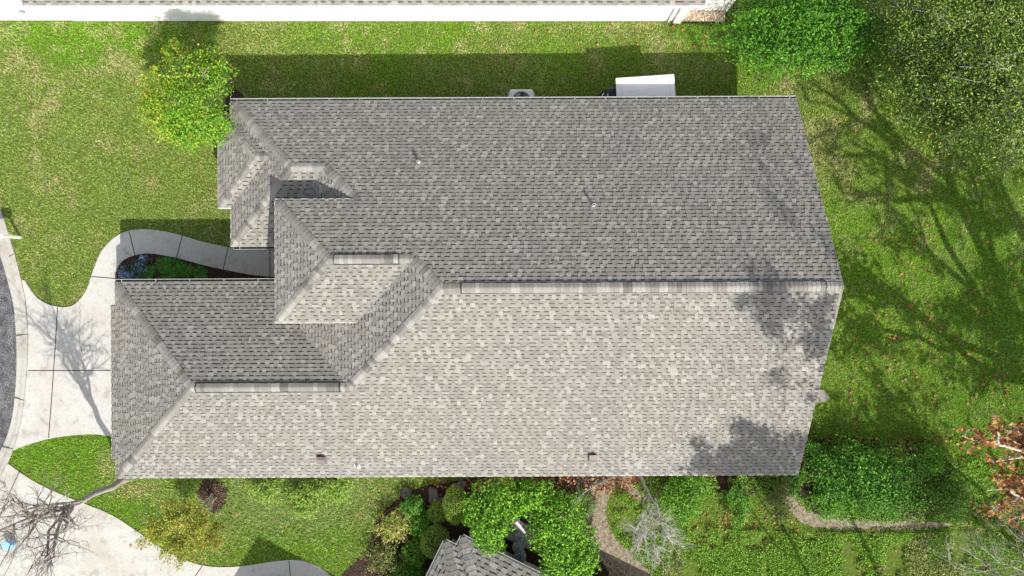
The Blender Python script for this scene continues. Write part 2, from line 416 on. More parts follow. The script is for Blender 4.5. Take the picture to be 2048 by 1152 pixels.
def slope(name, O, z0, u, pieces, parent, e=.134, m=m51, scale=1.0, mat='shingle', label=None, bright=1.0, flat=False):
    """O: xy point on the eave line, z0 its height, u uphill unit xy; pieces: convex xy polygons"""
    ux, uy = u; ax, ay = -uy, ux        # a = along the eave
    mb = MB(); R = random.Random(hash((round(O[0], 2), round(O[1], 2), round(ux, 2))) & 0xffff)
    nz = 1 / math.sqrt(1 + m * m); nx, ny = -m * ux * nz, -m * uy * nz
    def to3(s, t, off):
        x = O[0] + s * ux + t * ax; y = O[1] + s * uy + t * ay; z = z0 + m * s
        return (x + nx * off, y + ny * off, z + nz * off)
    loc = []
    for pc in pieces:
        q = [((p[0] - O[0]) * ux + (p[1] - O[1]) * uy, (p[0] - O[0]) * ax + (p[1] - O[1]) * ay) for p in pc]
        ar = sum(q[i][0] * q[(i + 1) % len(q)][1] - q[(i + 1) % len(q)][0] * q[i][1] for i in range(len(q)))
        if ar < 0: q = q[::-1]
        loc.append(q)
        mb.face([to3(a, b, -.004) for a, b in q], (.2, .19, .18))
        mb.face([to3(a, b, -.06) for a, b in q[::-1]], (.3, .25, .2))
    smin = min(a for q in loc for a, b in q); smax = max(a for q in loc for a, b in q)
    tmin = min(b for q in loc for a, b in q); tmax = max(b for q in loc for a, b in q)
    boxes = [(min(a for a, b in q), max(a for a, b in q), min(b for a, b in q), max(b for a, b in q)) for q in loc]
    i0 = math.floor(smin / e); i1 = math.ceil(smax / e)
    for i in range(i0, i1):
        s0, s1 = i * e, (i + 1) * e
        wob = R.uniform(-.002, .002)
        t = tmin - R.uniform(0, .3); tab = R.random() < .5
        base = R.choice(GREYS[:4])
        while t < tmax:
            w = R.uniform(.10, .19) * scale if tab else R.uniform(.09, .17) * scale
            if R.random() < .12: w *= 1.6
            t1 = t + w
            rr = R.random()
            if tab: c = GREYS[4 + (R.random() < .5)] if rr < .22 else (R.choice(GREYS[:4]) if rr < .9 else GREYS[6])
            else: c = GREYS[R.choice((2, 0, 1, 4, 6, 2))]
            j = R.uniform(.93, 1.07) * bright; c = (c[0] * j, c[1] * j, c[2] * j)
            hl, ht = (.026, .007) if tab else (.011, .000)
            parts = [(s0, s1, hl, ht, c)]
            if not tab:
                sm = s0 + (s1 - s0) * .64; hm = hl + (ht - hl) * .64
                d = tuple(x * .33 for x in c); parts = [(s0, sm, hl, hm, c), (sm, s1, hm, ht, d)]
            for pi, q in enumerate(loc):
                b = boxes[pi]
                if s1 <= b[0] or s0 >= b[1] or t1 <= b[2] or t >= b[3]: continue
                for (a0, a1, h0, h1, cc) in parts:
                    cell = [(a0, t), (a1, t), (a1, t1), (a0, t1)]
                    pl = clip(cell, q)
                    if len(pl) < 3: continue
                    def off(s): return h0 + (h1 - h0) * (s - a0) / (a1 - a0)
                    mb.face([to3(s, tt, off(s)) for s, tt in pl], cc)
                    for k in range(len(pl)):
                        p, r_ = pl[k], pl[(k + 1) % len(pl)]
                        if abs(p[0] - s0) < 1e-6 and abs(r_[0] - s0) < 1e-6:      # butt edge, colour darkened to deepen the shadow lines between courses
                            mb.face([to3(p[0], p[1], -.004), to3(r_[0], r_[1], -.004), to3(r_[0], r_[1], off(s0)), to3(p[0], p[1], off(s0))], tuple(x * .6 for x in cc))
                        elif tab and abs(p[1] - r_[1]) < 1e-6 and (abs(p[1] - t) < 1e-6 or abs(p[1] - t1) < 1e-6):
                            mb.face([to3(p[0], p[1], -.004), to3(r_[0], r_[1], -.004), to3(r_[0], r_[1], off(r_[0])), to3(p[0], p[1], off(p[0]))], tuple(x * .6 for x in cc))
            t = t1; tab = not tab
    o = mb.build(name, M[mat], parent)
    if label: o['label'] = label
    return o
def caps(name, P, Q, zf, parent, hw=.15, e=.145, lift=.02, seed=1, colrun=True):
    """overlapping cap shingles bent over the line P->Q (xy, from the low end up); zf(x,y) = roof height"""
    R = random.Random(seed); d = Vector((Q[0] - P[0], Q[1] - P[1])); ln = d.length; d /= ln; pr = Vector((-d.y, d.x))
    n = max(1, round(ln / e)); e = ln / n; mb = MB(); prev = None
    sec = [-1, -.45, -.14, .14, .45, 1]
    for i in range(n):
        if R.random() < .55 or prev is None: prev = R.choice([GREYS[0], GREYS[1], GREYS[3], GREYS[4], GREYS[5], GREYS[4], GREYS[6], GREYS[7], GREYS[3]])
        c = prev; j = R.uniform(.93, 1.07); c = tuple(x * j for x in c)
        sk = R.uniform(-.008, .008); rows = []
        for (s, lf) in ((i * e, lift + .014), ((i + 1) * e + .004, lift + .002)):
            row = []
            for k in sec:
                w = k * hw + sk; x = P[0] + d.x * s + pr.x * w; y = P[1] + d.y * s + pr.y * w
                zz = zf(x, y)
                row.append((x, y, zz + lf - (.0 if abs(k) > .2 else .004)))
            rows.append(row)
        for k in range(len(sec) - 1):
            mb.face([rows[0][k], rows[0][k + 1], rows[1][k + 1], rows[1][k]], c)
            a, b = rows[0][k], rows[0][k + 1]
            mb.face([(a[0], a[1], a[2] - .03), (b[0], b[1], b[2] - .03), b, a], tuple(x * .45 for x in c))
        for k in (0, -1):
            a, b = rows[0][k], rows[1][k]
            mb.face([(a[0], a[1], a[2] - lift - .02), (b[0], b[1], b[2] - lift - .02), b, a], tuple(x * .45 for x in c))
    return mb.build(name, M['shingle'], parent)
def vent_strip(P, Q, zf, parent, hw=.185, h=.055):
    d = Vector((Q[0] - P[0], Q[1] - P[1])); ln = d.length; d /= ln; pr = Vector((-d.y, d.x)); mb = MB()
    def pt(s, w, o): 
        x = P[0] + d.x * s + pr.x * w; y = P[1] + d.y * s + pr.y * w; return (x, y, zf(x, y) + o)
    for (w0, w1) in ((-hw, -.05), (-.05, .05), (.05, hw)):
        mb.face([pt(0, w0, h), pt(ln, w0, h), pt(ln, w1, h), pt(0, w1, h)])
    for w in (-hw, hw): mb.face([pt(0, w, -.01), pt(ln, w, -.01), pt(ln, w, h), pt(0, w, h)])
    for s in (0, ln):
        mb.face([pt(s, -hw, -.01), pt(s, 0, -.01), pt(s, 0, h), pt(s, -hw, h)]); mb.face([pt(s, 0, -.01), pt(s, hw, -.01), pt(s, hw, h), pt(s, 0, h)])
    return mb.build('ridge_vent', M['black'], parent)
def gutter_run(P, Q, z, out, parent, hang=1.15, name='gutter', inner='gutter_in'):
    """open trough along the eave from P to Q; out = outward unit xy"""
    P = Vector((P[0], P[1], z)); Q = Vector((Q[0], Q[1], z)); d = (Q - P); ln = d.length; d.normalize(); o_ = Vector((out[0], out[1], 0))
    mb = MB(); zz = Vector((0, 0, 1))
    prof = [(.0, .0), (.0, -.11), (.075, -.11), (.085, -.03), (.085, .0), (.10, .0), (.10, -.012), (.098, -.03), (.078, -.125), (-.012, -.125), (-.012, .0)]
    A_ = [P + o_ * a + zz * b for a, b in prof]; B_ = [Q + o_ * a + zz * b for a, b in prof]; n = len(prof)
    for i in range(n): mb.mesh([A_[i], A_[(i + 1) % n], B_[(i + 1) % n], B_[i]], [(0, 1, 2, 3)])
    for E_ in (A_, B_): 
        c = [P if E_ is A_ else Q][0]
        mb.face([c + o_ * a + zz * b for a, b in [(.0, .0), (.0, -.11), (.075, -.11), (.085, -.0)]])
    g = mb.build(name, M['gutter'], parent)
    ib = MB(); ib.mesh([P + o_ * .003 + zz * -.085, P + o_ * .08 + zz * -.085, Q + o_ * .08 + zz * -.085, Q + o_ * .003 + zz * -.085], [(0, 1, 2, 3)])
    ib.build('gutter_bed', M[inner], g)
    k = max(1, int(ln / hang))
    for i in range(k + 1):
        hb = MB(); c = P + d * (.25 + (ln - .5) * i / k) + o_ * .05 + zz * .004
        hb.box(c, (.022, .09, .006), math.atan2(d.y, d.x)); hb.build('gutter_hanger', M['gutter'], g)
    return g

# ------------------------------------------------------------------ the house
ZR = 6.296
fN = lambda x, y: ZR - m51 * y
fS = lambda x, y: ZR + m51 * y
house = thing('house', 'large house with a grey and beige shingled hip and gable roof filling the middle', 'house', (0, 0, 0))
slope('roof_slope', (0, 7.05), 2.70, (0, -1), [
    [(-10.53, 7.05), (-6.6, 7.05), (-6.6, 4.33), (-7.81, 4.33)],
    [(-6.6, 7.05), (-5.37, 7.05), (-5.37, 3.10), (-6.6, 4.33)],
    [(-5.37, 7.05), (-3.24, 7.05), (-3.24, .97), (-5.37, .97)],
    [(-5.37, 3.10), (-5.37, .97), (-6.05, .97), (-8.18, 3.10)],
    [(-3.24, 7.05), (10.7, 7.05), (10.7, 0), (-2.27, 0), (-3.24, .97)]], house, label='long north roof slope of grey shingles')
slope('roof_slope', (0, -7.05), 2.70, (0, 1), [
    [(-5.69, -3.42), (-2.27, 0), (10.7, 0), (10.7, -7.05), (-5.69, -7.05)],
    [(-11.2, -3.42), (-5.69, -3.42), (-5.69, -7.05), (-14.83, -7.05)]], house, label='long sunlit south roof slope of beige grey shingles')
zG = 2.66
slope('roof_slope', (0, .29), zG, (0, -1), [
    [(-11.2, -3.42), (-7.7, -3.42), (-7.7, .29), (-14.91, .29)], [(-7.7, -3.42), (-5.69, -3.42), (-7.7, -1.41)]], house, label='garage roof slope facing north')
slope('roof_slope', (-14.91, 0), zG, (1, 0), [[(-11.2, -3.42), (-14.91, .29), (-14.91, -7.05), (-14.83, -7.05)],
    [(-14.91, -.55), (-15.13, -.55), (-15.13, -6.37), (-14.91, -6.37)]], house, label='garage hip end slope facing the street')
fW1 = lambda x, y: ZR + m51 * (x + 2.27)
slope('roof_slope', (-7.7, 0), fW1(-7.7, 0), (1, 0), [[(-3.24, .97), (-2.27, 0), (-4.07, -1.8), (-5.07, -.8)], [(-5.07, -.8), (-4.07, -1.8), (-5.69, -3.42), (-7.7, -1.41), (-7.7, -.8)]], house, label='narrow slanting roof slope between the garage roof and the raised entry roof')
zM = 5.801; fMS = lambda x, y: zM + m51 * (y - .97)
zMe = zM - m51 * 2.13
slope('roof_slope', (0, -1.16), zMe, (0, 1), [[(-6.05, .97), (-3.24, .97), (-5.37, -1.16), (-8.18, -1.16)]], house, label='pale sunlit south slope of the raised entry roof')
fMW = lambda x, y: zM + m51 * (x + 6.05)
slope('roof_slope', (-8.18, 0), zMe, (1, 0), [[(-8.18, 3.10), (-6.05, .97), (-8.18, -1.16)]], house, label='triangular west slope of the raised entry roof')
zW = 4.088
fWS = lambda x, y: zW - m51 * (4.33 - y)
fW2 = lambda x, y: zW + m51 * (x + 6.60)
fWW = lambda x, y: 2.70 + m51 * (x + 10.53)
slope('roof_slope', (-7.8, 2.75), fW2(-7.8, 0), (1, 0), [[(-6.6, 4.33), (-5.3, 3.03), (-5.3, 2.80), (-7.8, 2.80), (-7.8, 3.13)]], house, label='small shaded west-facing roof slope')
slope('roof_slope', (0, 1.61), fWS(0, 1.61), (0, 1), [[(-7.8, 4.33), (-6.6, 4.33), (-7.8, 3.13)], [(-7.81, 4.33), (-7.8, 4.33), (-7.8, 1.61), (-10.53, 1.61)]], house, label='half-shaded south slope of the front wing')
slope('roof_slope', (-10.53, 0), 2.70, (1, 0), [[(-10.53, 7.05), (-7.81, 4.33), (-10.53, 1.61)]], house, label='west slope of the front wing')
zB = 3.5925; fBS = lambda x, y: 2.70 + m51 * (y - 3.06); fBN = lambda x, y: 2.70 + m51 * (6.56 - y); fBW = lambda x, y: 2.70 + m51 * (x + 11.0)
slope('roof_slope', (-11.0, 0), 2.712, (1, 0), [[(-11, 3.06), (-11, 6.56), (-9.25, 4.81)]], house, label='small bay roof slope facing west')
slope('roof_slope', (0, 3.06), 2.712, (0, 1), [[(-11, 3.06), (-9.25, 4.81), (-8.78, 4.81), (-10.53, 3.06)]], house, label='small bay roof slope facing south')
slope('roof_slope', (0, 6.56), 2.712, (0, -1), [[(-11, 6.56), (-9.25, 4.81), (-8.78, 4.81), (-10.53, 6.56)]], house, label='small bay roof slope facing north')

mn = lambda *f: (lambda x, y: min(g(x, y) for g in f))
fGN = lambda x, y: zG + m51 * (.29 - y)
fGW = lambda x, y: zG + m51 * (x + 14.91)
mainr = mn(fN, fS)
caps('ridge_cap', (-2.2, 0), (10.7, 0), mainr, house, lift=.03, seed=3)
vent_strip((-1.66, 0), (10.15, 0), mainr, house); caps('ridge_cap', (-1.62, 0), (10.1, 0), mainr, house, hw=.165, lift=.062, seed=4)
gr = mn(fS, fGN)
caps('ridge_cap', (-11.2, -3.42), (-5.69, -3.42), gr, house, lift=.03, seed=5)
vent_strip((-11.05, -3.42), (-6.0, -3.42), gr, house); caps('ridge_cap', (-11.0, -3.42), (-6.05, -3.42), gr, house, lift=.062, seed=6)
mr = mn(fN, fMS)
caps('ridge_cap', (-6.05, .97), (-3.24, .97), mr, house, lift=.03, seed=7)
vent_strip((-5.88, .97), (-3.72, .97), mr, house); caps('ridge_cap', (-5.85, .97), (-3.75, .97), mr, house, lift=.062, seed=8)
caps('ridge_cap', (-7.81, 4.33), (-6.6, 4.33), mn(fN, fWS), house, lift=.028, seed=9)
caps('ridge_cap', (-9.25, 4.81), (-8.80, 4.81), mn(fBS, fBN), house, lift=.04, seed=10)
for i, (P, Q, f) in enumerate([
        ((-3.24, .97), (-2.27, 0), mn(fN, fW1)), ((-5.72, -3.45), (-2.27, 0), mn(fS, fW1)),
        ((-8.06, 2.98), (-6.05, .97), mn(fN, fMW)), ((-8.06, -1.04), (-6.05, .97), mn(fMS, fMW)),
        ((-14.79, 0.17), (-11.2, -3.42), mn(fGN, fGW)), ((-14.71, -6.93), (-11.2, -3.42), mn(fS, fGW)),
        ((-10.41, 6.93), (-7.81, 4.33), mn(fN, fWW)), ((-10.41, 1.73), (-7.81, 4.33), mn(fWS, fWW)),
        ((-6.6, 4.33), (-5.37, 3.10), mn(fN, fW2)),
        ((-10.88, 3.18), (-9.25, 4.81), mn(fBS, fBW)), ((-10.88, 6.44), (-9.25, 4.81), mn(fBN, fBW))]):
    caps('hip_cap', P, Q, f, house, lift=.024, seed=20 + i, e=.15)
# valley flashing lines
def valley(P, Q, f, w=.03):
    mb = MB(); d = Vector((Q[0] - P[0], Q[1] - P[1])).normalized(); pr = Vector((-d.y, d.x)) * w / 2
    mb.face([(P[0] - pr.x, P[1] - pr.y, f(*P) + .020), (Q[0] - pr.x, Q[1] - pr.y, f(*Q) + .020), (Q[0] + pr.x, Q[1] + pr.y, f(*Q) + .020), (P[0] + pr.x, P[1] + pr.y, f(*P) + .020)])
    mb.build('valley_seam', M['grey'], house)
valley((-3.24, .97), (-5.37, -1.16), fW1); valley((-5.72, -3.38), (-7.5, -1.61), fGN); valley((-6.6, 4.33), (-7.8, 3.13), fWS)
valley((-8.78, 4.81), (-10.5, 3.09), fWW); valley((-8.78, 4.81), (-10.5, 6.53), fWW)

# fascia boards and drip edges under the roof edge
def edge_board(P, Q, out, mat='white', t=.02, hgt=.17, up=.0):
    P, Q = Vector(P), Vector(Q); o_ = Vector((out[0], out[1], 0)) * t; mb = MB(); dn = Vector((0, 0, -hgt)); u_ = Vector((0, 0, up))
    a, b = P + u_, Q + u_
    vs = [a, b, b + o_, a + o_, a + dn, b + dn, b + dn + o_, a + dn + o_]
    mb.mesh(vs, [(0, 1, 2, 3), (4, 7, 6, 5), (0, 4, 5, 1), (1, 5, 6, 2), (2, 6, 7, 3), (3, 7, 4, 0)])
    return mb.build('fascia', M[mat], house)
edge_board((-14.83, -7.05, 2.695), (10.7, -7.05, 2.695), (0, -1))
edge_board((-10.53, 7.05, 2.695), (10.7, 7.05, 2.695), (0, 1), t=.012)
edge_board((-14.91, .29, 2.655), (-7.9, .29, 2.655), (0, 1), t=.012)
edge_board((-14.91, .29, 2.655), (-14.91, -.55, 2.655), (-1, 0)); edge_board((-14.91, -6.37, 2.655), (-14.91, -7.05, 2.655), (-1, 0))
edge_board((-15.13, -.55, 2.54), (-15.13, -6.37, 2.54), (-1, 0))
edge_board((10.7, 7.05, 2.69), (10.7, 0, 6.285), (1, 0), 'pipe_base', .012); edge_board((10.7, 0, 6.285), (10.7, -7.05, 2.69), (1, 0), 'pipe_base', .012)
for P, Q, o_ in (((-8.18, 3.10), (-5.4, 3.10), (0, 1)), ((-8.18, -1.16), (-5.4, -1.16), (0, -1)), ((-8.18, 3.10), (-8.18, -1.16), (-1, 0))):
    edge_board((P[0], P[1], zMe - .005), (Q[0], Q[1], zMe - .005), o_)
edge_board((-10.53, 7.05, 2.695), (-10.53, 6.56, 2.695), (-1, 0)); edge_board((-10.53, 3.06, 2.695), (-10.53, 1.61, 2.695), (-1, 0))
edge_board((-11, 3.06, 2.70), (-11, 6.56, 2.70), (-1, 0)); edge_board((-11, 3.06, 2.70), (-10.53, 3.06, 2.70), (0, -1)); edge_board((-11, 6.56, 2.70), (-10.53, 6.56, 2.70), (0, 1))
edge_board((-10.53, 1.61, 2.695), (-8.0, 1.61, 2.695), (0, -1), t=.012)
gutter_run((-10.53, 7.065), (10.7, 7.065), 2.705, (0, 1), house)
gutter_run((-14.91, .305), (-8.0, .305), 2.665, (0, 1), house, 1.25)
gutter_run((-8.0, 1.595), (-10.45, 1.595), 2.705, (0, -1), house, 1.6)
db = MB(); db.tube([(-8.35, 1.45, 2.6), (-8.2, 1.42, 2.45), (-7.95, 1.65, 2.3), (-7.95, 1.7, .15)], .045, 6); db.box((-8.2, 1.45, 2.66), (.62, .10, .05)); db.build('downspout', M['white'], house)
# walls
wl = MB()
wl.box((2.55, 0, 1.29), (15.1, 13.2, 2.58)); wl.box((-7.55, 4.32, 1.285), (5.1, 4.52, 2.57)); wl.box((-10.3, 4.81, 1.28), (.8, 2.6, 2.56))
wl.box((-9.72, -3.42, 1.275), (9.4, 6.34, 2.55)); wl.box((-6.4, .97, 2.26), (2.8, 3.52, 4.5))
wl.mesh([(10.1, -6.6, 2.6), (10.1, 6.6, 2.6), (10.1, 0, 5.97), (10.28, -6.6, 2.6), (10.28, 6.6, 2.6), (10.28, 0, 5.97)], [(0, 1, 2), (3, 5, 4), (0, 3, 4, 1), (1, 4, 5, 2), (2, 5, 3, 0)])
wl.build('wall', M['beige'], house)
sf = MB()
sf.prism([(-14.85, -7.0), (10.6, -7.0), (10.6, 7.0), (-10.5, 7.0), (-10.5, 1.7), (-7.7, 1.7), (-7.7, .2), (-14.85, .2)], 2.50, 2.52)
sf.prism([(-8.1, -1.1), (-5.2, -1.1), (-5.2, 3.0), (-8.1, 3.0)], 4.50, 4.52)
sf.build('soffit', M['soffit'], house)
def window(c, w, h, axis, out):
    fb = MB(); gb = MB()
    if axis == 'y':
        fb.box((c[0], c[1] + out * .02, c[2]), (w, .06, h), bev=.01); gb.box((c[0], c[1] + out * .045, c[2]), (w - .14, .03, h - .14)); fb.box((c[0], c[1] + out * .065, c[2]), (w - .1, .012, .03))
    else:
        fb.box((c[0] + out * .02, c[1], c[2]), (.06, w, h), bev=.01); gb.box((c[0] + out * .045, c[1], c[2]), (.03, w - .14, h - .14)); fb.box((c[0] + out * .065, c[1], c[2]), (.012, w - .1, .03))
    f_ = fb.build('window', M['white'], house); gb.build('pane', M['glass'], f_)
for x in (-4, -.8, 2.6, 8.6): window((x, 6.6, 1.5), 1.1, 1.3, 'y', 1)
for x in (-9, -4, 1.5, 6): window((x, -6.6, 1.5), 1.2, 1.2, 'y', -1)
window((10.1, 3.6, 1.5), 1.6, 1.4, 'x', 1); window((-10.7, 4.81, 1.4), 1.5, 1.5, 'x', -1)
gd = MB(); gd.box((-14.43, -3.4, 1.1), (.08, 4.9, 2.2), bev=.01)
for k in range(4): gd.box((-14.48, -3.4, .29 + k * .54), (.03, 4.7, .46), bev=.012)
gd.build('garage_door', M['white'], house)
dd = MB(); dd.box((-7.83, .9, 1.1), (.07, 1.0, 2.1), bev=.01); fd = dd.build('front_door', M['brown'], house)
hb = MB(); hb.box((-7.89, .55, 1.05), (.06, .03, .16)); hb.build('handle', M['steel'], fd)

# roof vents and pipes
def onN(px, py): k = (576 - py) / F; Y = k * (H - ZR) / (1 - m51 * k); D = H - ZR + m51 * Y; return ((px - 1024) * D / F, Y, ZR - m51 * Y)
def onS(px, py): k = (576 - py) / F; Y = k * (H - ZR) / (1 + m51 * k); D = H - ZR - m51 * Y; return ((px - 1024) * D / F, Y, ZR + m51 * Y)
def pipe(c, hgt, tilt, nside):
    mb = MB(); x, y, z = c
    mb.lathe((x, y, z - .02), [(.052, 0), (.05, .05), (.05, hgt), (.034, hgt), (.034, hgt - .12)], 14)
    p_ = mb.build('vent_pipe', M['lead'], house, True)
    ib = MB(); ib.lathe((x, y, z + hgt - .03), [(.036, 0), (.036, .004)], 12); ib.build('pipe_bore', M['black'], p_)
    fb = MB(); Mx = Matrix.Rotation(nside * math.atan(m51), 4, 'X')
    fb.box((x, y + nside * -.0, z + .017), (.22, .22, .006), M=Mx); fb.lathe((x, y, z - .01), [(.10, 0), (.06, .07)], 14); fb.build('flashing', M['pipe_base'] if nside < 0 else M['lead'], p_)
pipe(onN(1187, 412), .31, 0, -1); pipe(onN(839, 324), .29, 0, -1); pipe(onS(713, 930), .16, 0, 1)
for (px, py) in ((643, 918), (1184, 917)):
    x, y, z = onS(px, py); Mx = Matrix.Rotation(math.atan(m51), 4, 'X'); mb = MB()
    mb.box((x, y, z + .03), (.36, .38, .02), M=Mx); 
    prof = [(-.15, .02), (-.15, .05), (.02, .13), (.15, .14), (.165, .10), (.165, .02)]
    vs = [Matrix.Translation((x, y, z + .02)) @ Mx @ Vector((sx, a, b)) for sx in (-.15, .15) for a, b in prof]; k = len(prof)
    mb.mesh(vs, [tuple(range(k)), tuple(range(2 * k - 1, k - 1, -1))] + [(i, i + k, (i + 1) % k + k, (i + 1) % k) for i in range(k)])
    v_ = mb.build('roof_vent', M['mauve'], house)
    lb = MB(); lb.box((x, y + .10, z + .215), (.30, .13, .012), M=Matrix.Rotation(math.atan(m51) - .25, 4, 'X')); lb.build('vent_hood', M['brown'], v_)

# ------------------------------------------------------------------ neighbours
nh = thing('neighbour_house', 'white walled neighbouring house with a tan shingled roof edge along the top of the view', 'house', (-5, 14, 0))
slope('roof_slope', (0, 10.62), 2.62, (0, 1), [[(-18.4, 10.62), (7.27, 10.62), (7.27, 16), (-18.4, 16)]], nh, e=.15, scale=1.3, bright=1.05)
slope('roof_slope', (0, 21.38), 2.62, (0, -1), [[(-18.4, 21.38), (7.27, 21.38), (7.27, 16), (-18.4, 16)]], nh, e=.4, scale=3)
wl = MB(); wl.box((-5.6, 16, 1.28), (25.1, 9.86, 2.56)); wl.box((7.9, 16.2, 1.27), (1.9, 9.4, 2.54)); wl.box((-19.6, 16.3, 1.2), (3.4, 10.4, 2.4))
wl.box((6.82, 11.04, 1.25), (.32, .16, 2.5), bev=.01); wl.box((8.83, 11.50, 1.25), (.12, .12, 2.5))
wl.mesh([(-17.9, 11.1, 2.56), (-17.9, 20.9, 2.56), (-17.9, 16, 5.0), (6.9, 11.1, 2.56), (6.9, 20.9, 2.56), (6.9, 16, 5.0)], [(0, 1, 2), (3, 5, 4), (0, 3, 4, 1), (1, 4, 5, 2), (2, 5, 3, 0)])
wl.build('wall', M['stucco'], nh)
fb = MB(); fb.box((-5.56, 10.60, 2.55), (25.7, .03, .16)); fb.box((7.28, 13.3, 3.9), (.03, 5.4, .16), M=Matrix.Rotation(math.atan(m51), 4, 'X')); fb.build('fascia', M['white'], nh)
rb = MB(); rb.box((7.9, 16.3, 2.62), (2.3, 10.0, .08)); rb.build('flat_roof', M['white'], nh); rb = MB(); rb.box((-19.7, 16.5, 2.46), (3.7, 10.6, .08)); rb.build('flat_roof', M['white'], nh)
pb = MB(); pb.tube([(6.45, 11.04, 2.5), (6.45, 11.0, .1)], .04, 6); pb.build('downspout', M['white'], nh)
mt = MB(); mt.box((-19.6, 11.22, .95), (.32, .16, .42), bev=.02); mt.tube([(-19.6, 11.2, .75), (-19.6, 11.2, .1)], .02, 6); mt.lathe((-19.6, 11.1, 1.0), [(.11, 0), (.11, .06)], 14, M=Matrix.Rotation(math.pi / 2, 4, 'X'))
mt.build('utility_meter', M['grey'], nh)
mt = MB(); mt.tube([(-18.9, 11.16, 1.6), (-18.2, 11.12, .9), (-17.7, 11.1, .55)], .012, 5); mt.tube([(-19.9, 11.2, 1.5), (-18.6, 11.15, .1)], .01, 5); mt.build('cable', M['grey'], nh)
# gravel patch
P_ = []; gb = MB(); 
sheet('gravel_bed', [(6.92, 11.02), (8.82, 11.02), (8.82, 11.5), (6.92, 11.5)], .012, M['sand'])

def pebbles(name, n, x0, x1, y0, y1, label):
    n_ = n; x = rng.uniform(x0, x1, n_); y = rng.uniform(y0, y1, n_); s = rng.uniform(.018, .04, n_)
    base = np.array([(1, 0, 0), (.3, .9, 0), (-.8, .6, 0), (-.8, -.6, 0), (.3, -.9, 0), (0, 0, .7)], dtype=float)
    V = x[:, None, None] * np.array([1, 0, 0]) + y[:, None, None] * np.array([0, 1, 0]) + np.array([0, 0, .012])
    V = V + base[None] * s[:, None, None] * rng.uniform(.7, 1.3, (n_, 6, 1))
    idx = np.array([0, 1, 5, 1, 2, 5, 2, 3, 5, 3, 4, 5, 4, 0, 5]); L_ = (np.arange(n_)[:, None] * 6 + idx).ravel()
    pal = np.array([(.62, .5, .36), (.45, .27, .14), (.7, .62, .5), (.5, .38, .25), (.75, .7, .62)]); c = pal[rng.integers(0, 5, n_)]
    o = link(name, np_mesh(name, V.reshape(-1, 3), L_, 3, np.repeat(c, 5, axis=0)), M['stone']); tag(o, label, 'gravel', kind='stuff')
pebbles('gravel', 2600, 6.95, 8.8, 11.04, 11.46, 'tan and white gravel patch against the white wall of the neighbouring house')
eb = MB(); eb.box((7.87, 11.0, .04), (1.95, .03, .08), bev=.005); tag(eb.build('bed_edging', M['black']), 'thin black edging strip in front of the gravel patch by the white wall', 'edging')

# southern neighbour, turned about 26 degrees
CA = Vector((-1.905, -9.59)); a_ = Vector((.897, -.442)).normalized(); b_ = Vector((-a_.y * -1, 0))
b_ = Vector((a_.y, -a_.x))          # to the south-west
def AB(a, b): return (CA.x + a_.x * a + b_.x * b, CA.y + a_.y * a + b_.y * b)
sh = thing('neighbour_house', 'corner of a turned grey shingled roof with brown gutters at the bottom edge among shrubs', 'house', AB(4, 4) + (0,))
ua, ub = (a_.x, a_.y), (b_.x, b_.y); z2 = 1.98; mm = .5
slope('roof_slope', AB(0, 0), z2, ub, [[AB(0, 0), AB(10, 0), AB(10, 4.2), AB(4.2, 4.2)]], sh, m=mm, scale=1.3, e=.16, bright=.92)
slope('roof_slope', AB(0, 0), z2, ua, [[AB(0, 0), AB(4.2, 4.2), AB(3.74, 4.2), AB(0, .46)]], sh, m=mm, scale=1.3, e=.16, bright=.92)
slope('roof_slope', AB(0, .46), z2, ub, [[AB(0, .46), AB(3.74, 4.2), AB(3.23, 4.2), AB(-.51, .46)]], sh, m=mm, scale=1.3, e=.16, bright=.92)
slope('roof_slope', AB(-.51, 0), z2, ua, [[AB(-.51, .46), AB(3.23, 4.2), AB(3.23, 4.7), AB(-.51, 8.44)]], sh, m=mm, scale=1.3, e=.16, bright=.92)
slope('roof_slope', AB(0, 8.4), z2, (-ub[0], -ub[1]), [[AB(-.51, 8.4), AB(3.7, 4.2), AB(10, 4.2), AB(10, 8.4)]], sh, m=mm, scale=2, e=.3)
def inv(x, y): d = Vector((x, y)) - CA; return d.dot(a_), d.dot(b_)
def fh1(x, y): a, b = inv(x, y); return z2 + mm * min(a, b)
def fh2(x, y): a, b = inv(x, y); return z2 + mm * min(a + .51, b - .46)
caps('hip_cap', AB(.02, .02), AB(4.2, 4.2), fh1, sh, hw=.16, e=.2, seed=61); caps('hip_cap', AB(-.49, .48), AB(3.2, 4.2), fh2, sh, hw=.16, e=.2, seed=62)
gutter_run(AB(10, 0), AB(0, 0), z2 + .005, (-ub[0], -ub[1]), sh, 1.0, inner='brown'); gutter_run(AB(0, .0), AB(0, .46), z2 + .005, (-ua[0], -ua[1]), sh, 5, inner='brown')
gutter_run(AB(0, .46), AB(-.51, .46), z2 + .005, (-ub[0], -ub[1]), sh, 5, inner='brown'); gutter_run(AB(-.51, .46), AB(-.51, 8.4), z2 + .005, (-ua[0], -ua[1]), sh, 1.0, inner='brown')
wl = MB(); ang = math.atan2(a_.y, a_.x); c = AB(5.2, 4.3); wl.box((c[0], c[1], 0.97), (9.6, 7.7, 1.94), ang); c = AB(.3, 4.6); wl.box((c[0], c[1], 0.96), (.9, 7.3, 1.92), ang)
wl.build('wall', M['siding'], sh)
wl = MB(); wl.box((-8.4, -14.9, .95), (3.2, 1.8, 1.88)); wl.build('wall', M['siding'], sh)  # added unseen wall under the shadow-casting roof
tv = MB(); q_ = [(-10.6, -16.1, 1.9), (-6.4, -16.1, 1.9), (-6.4, -13.7, 1.9), (-10.6, -13.7, 1.9), (-8.25, -14.6, 4.6)]
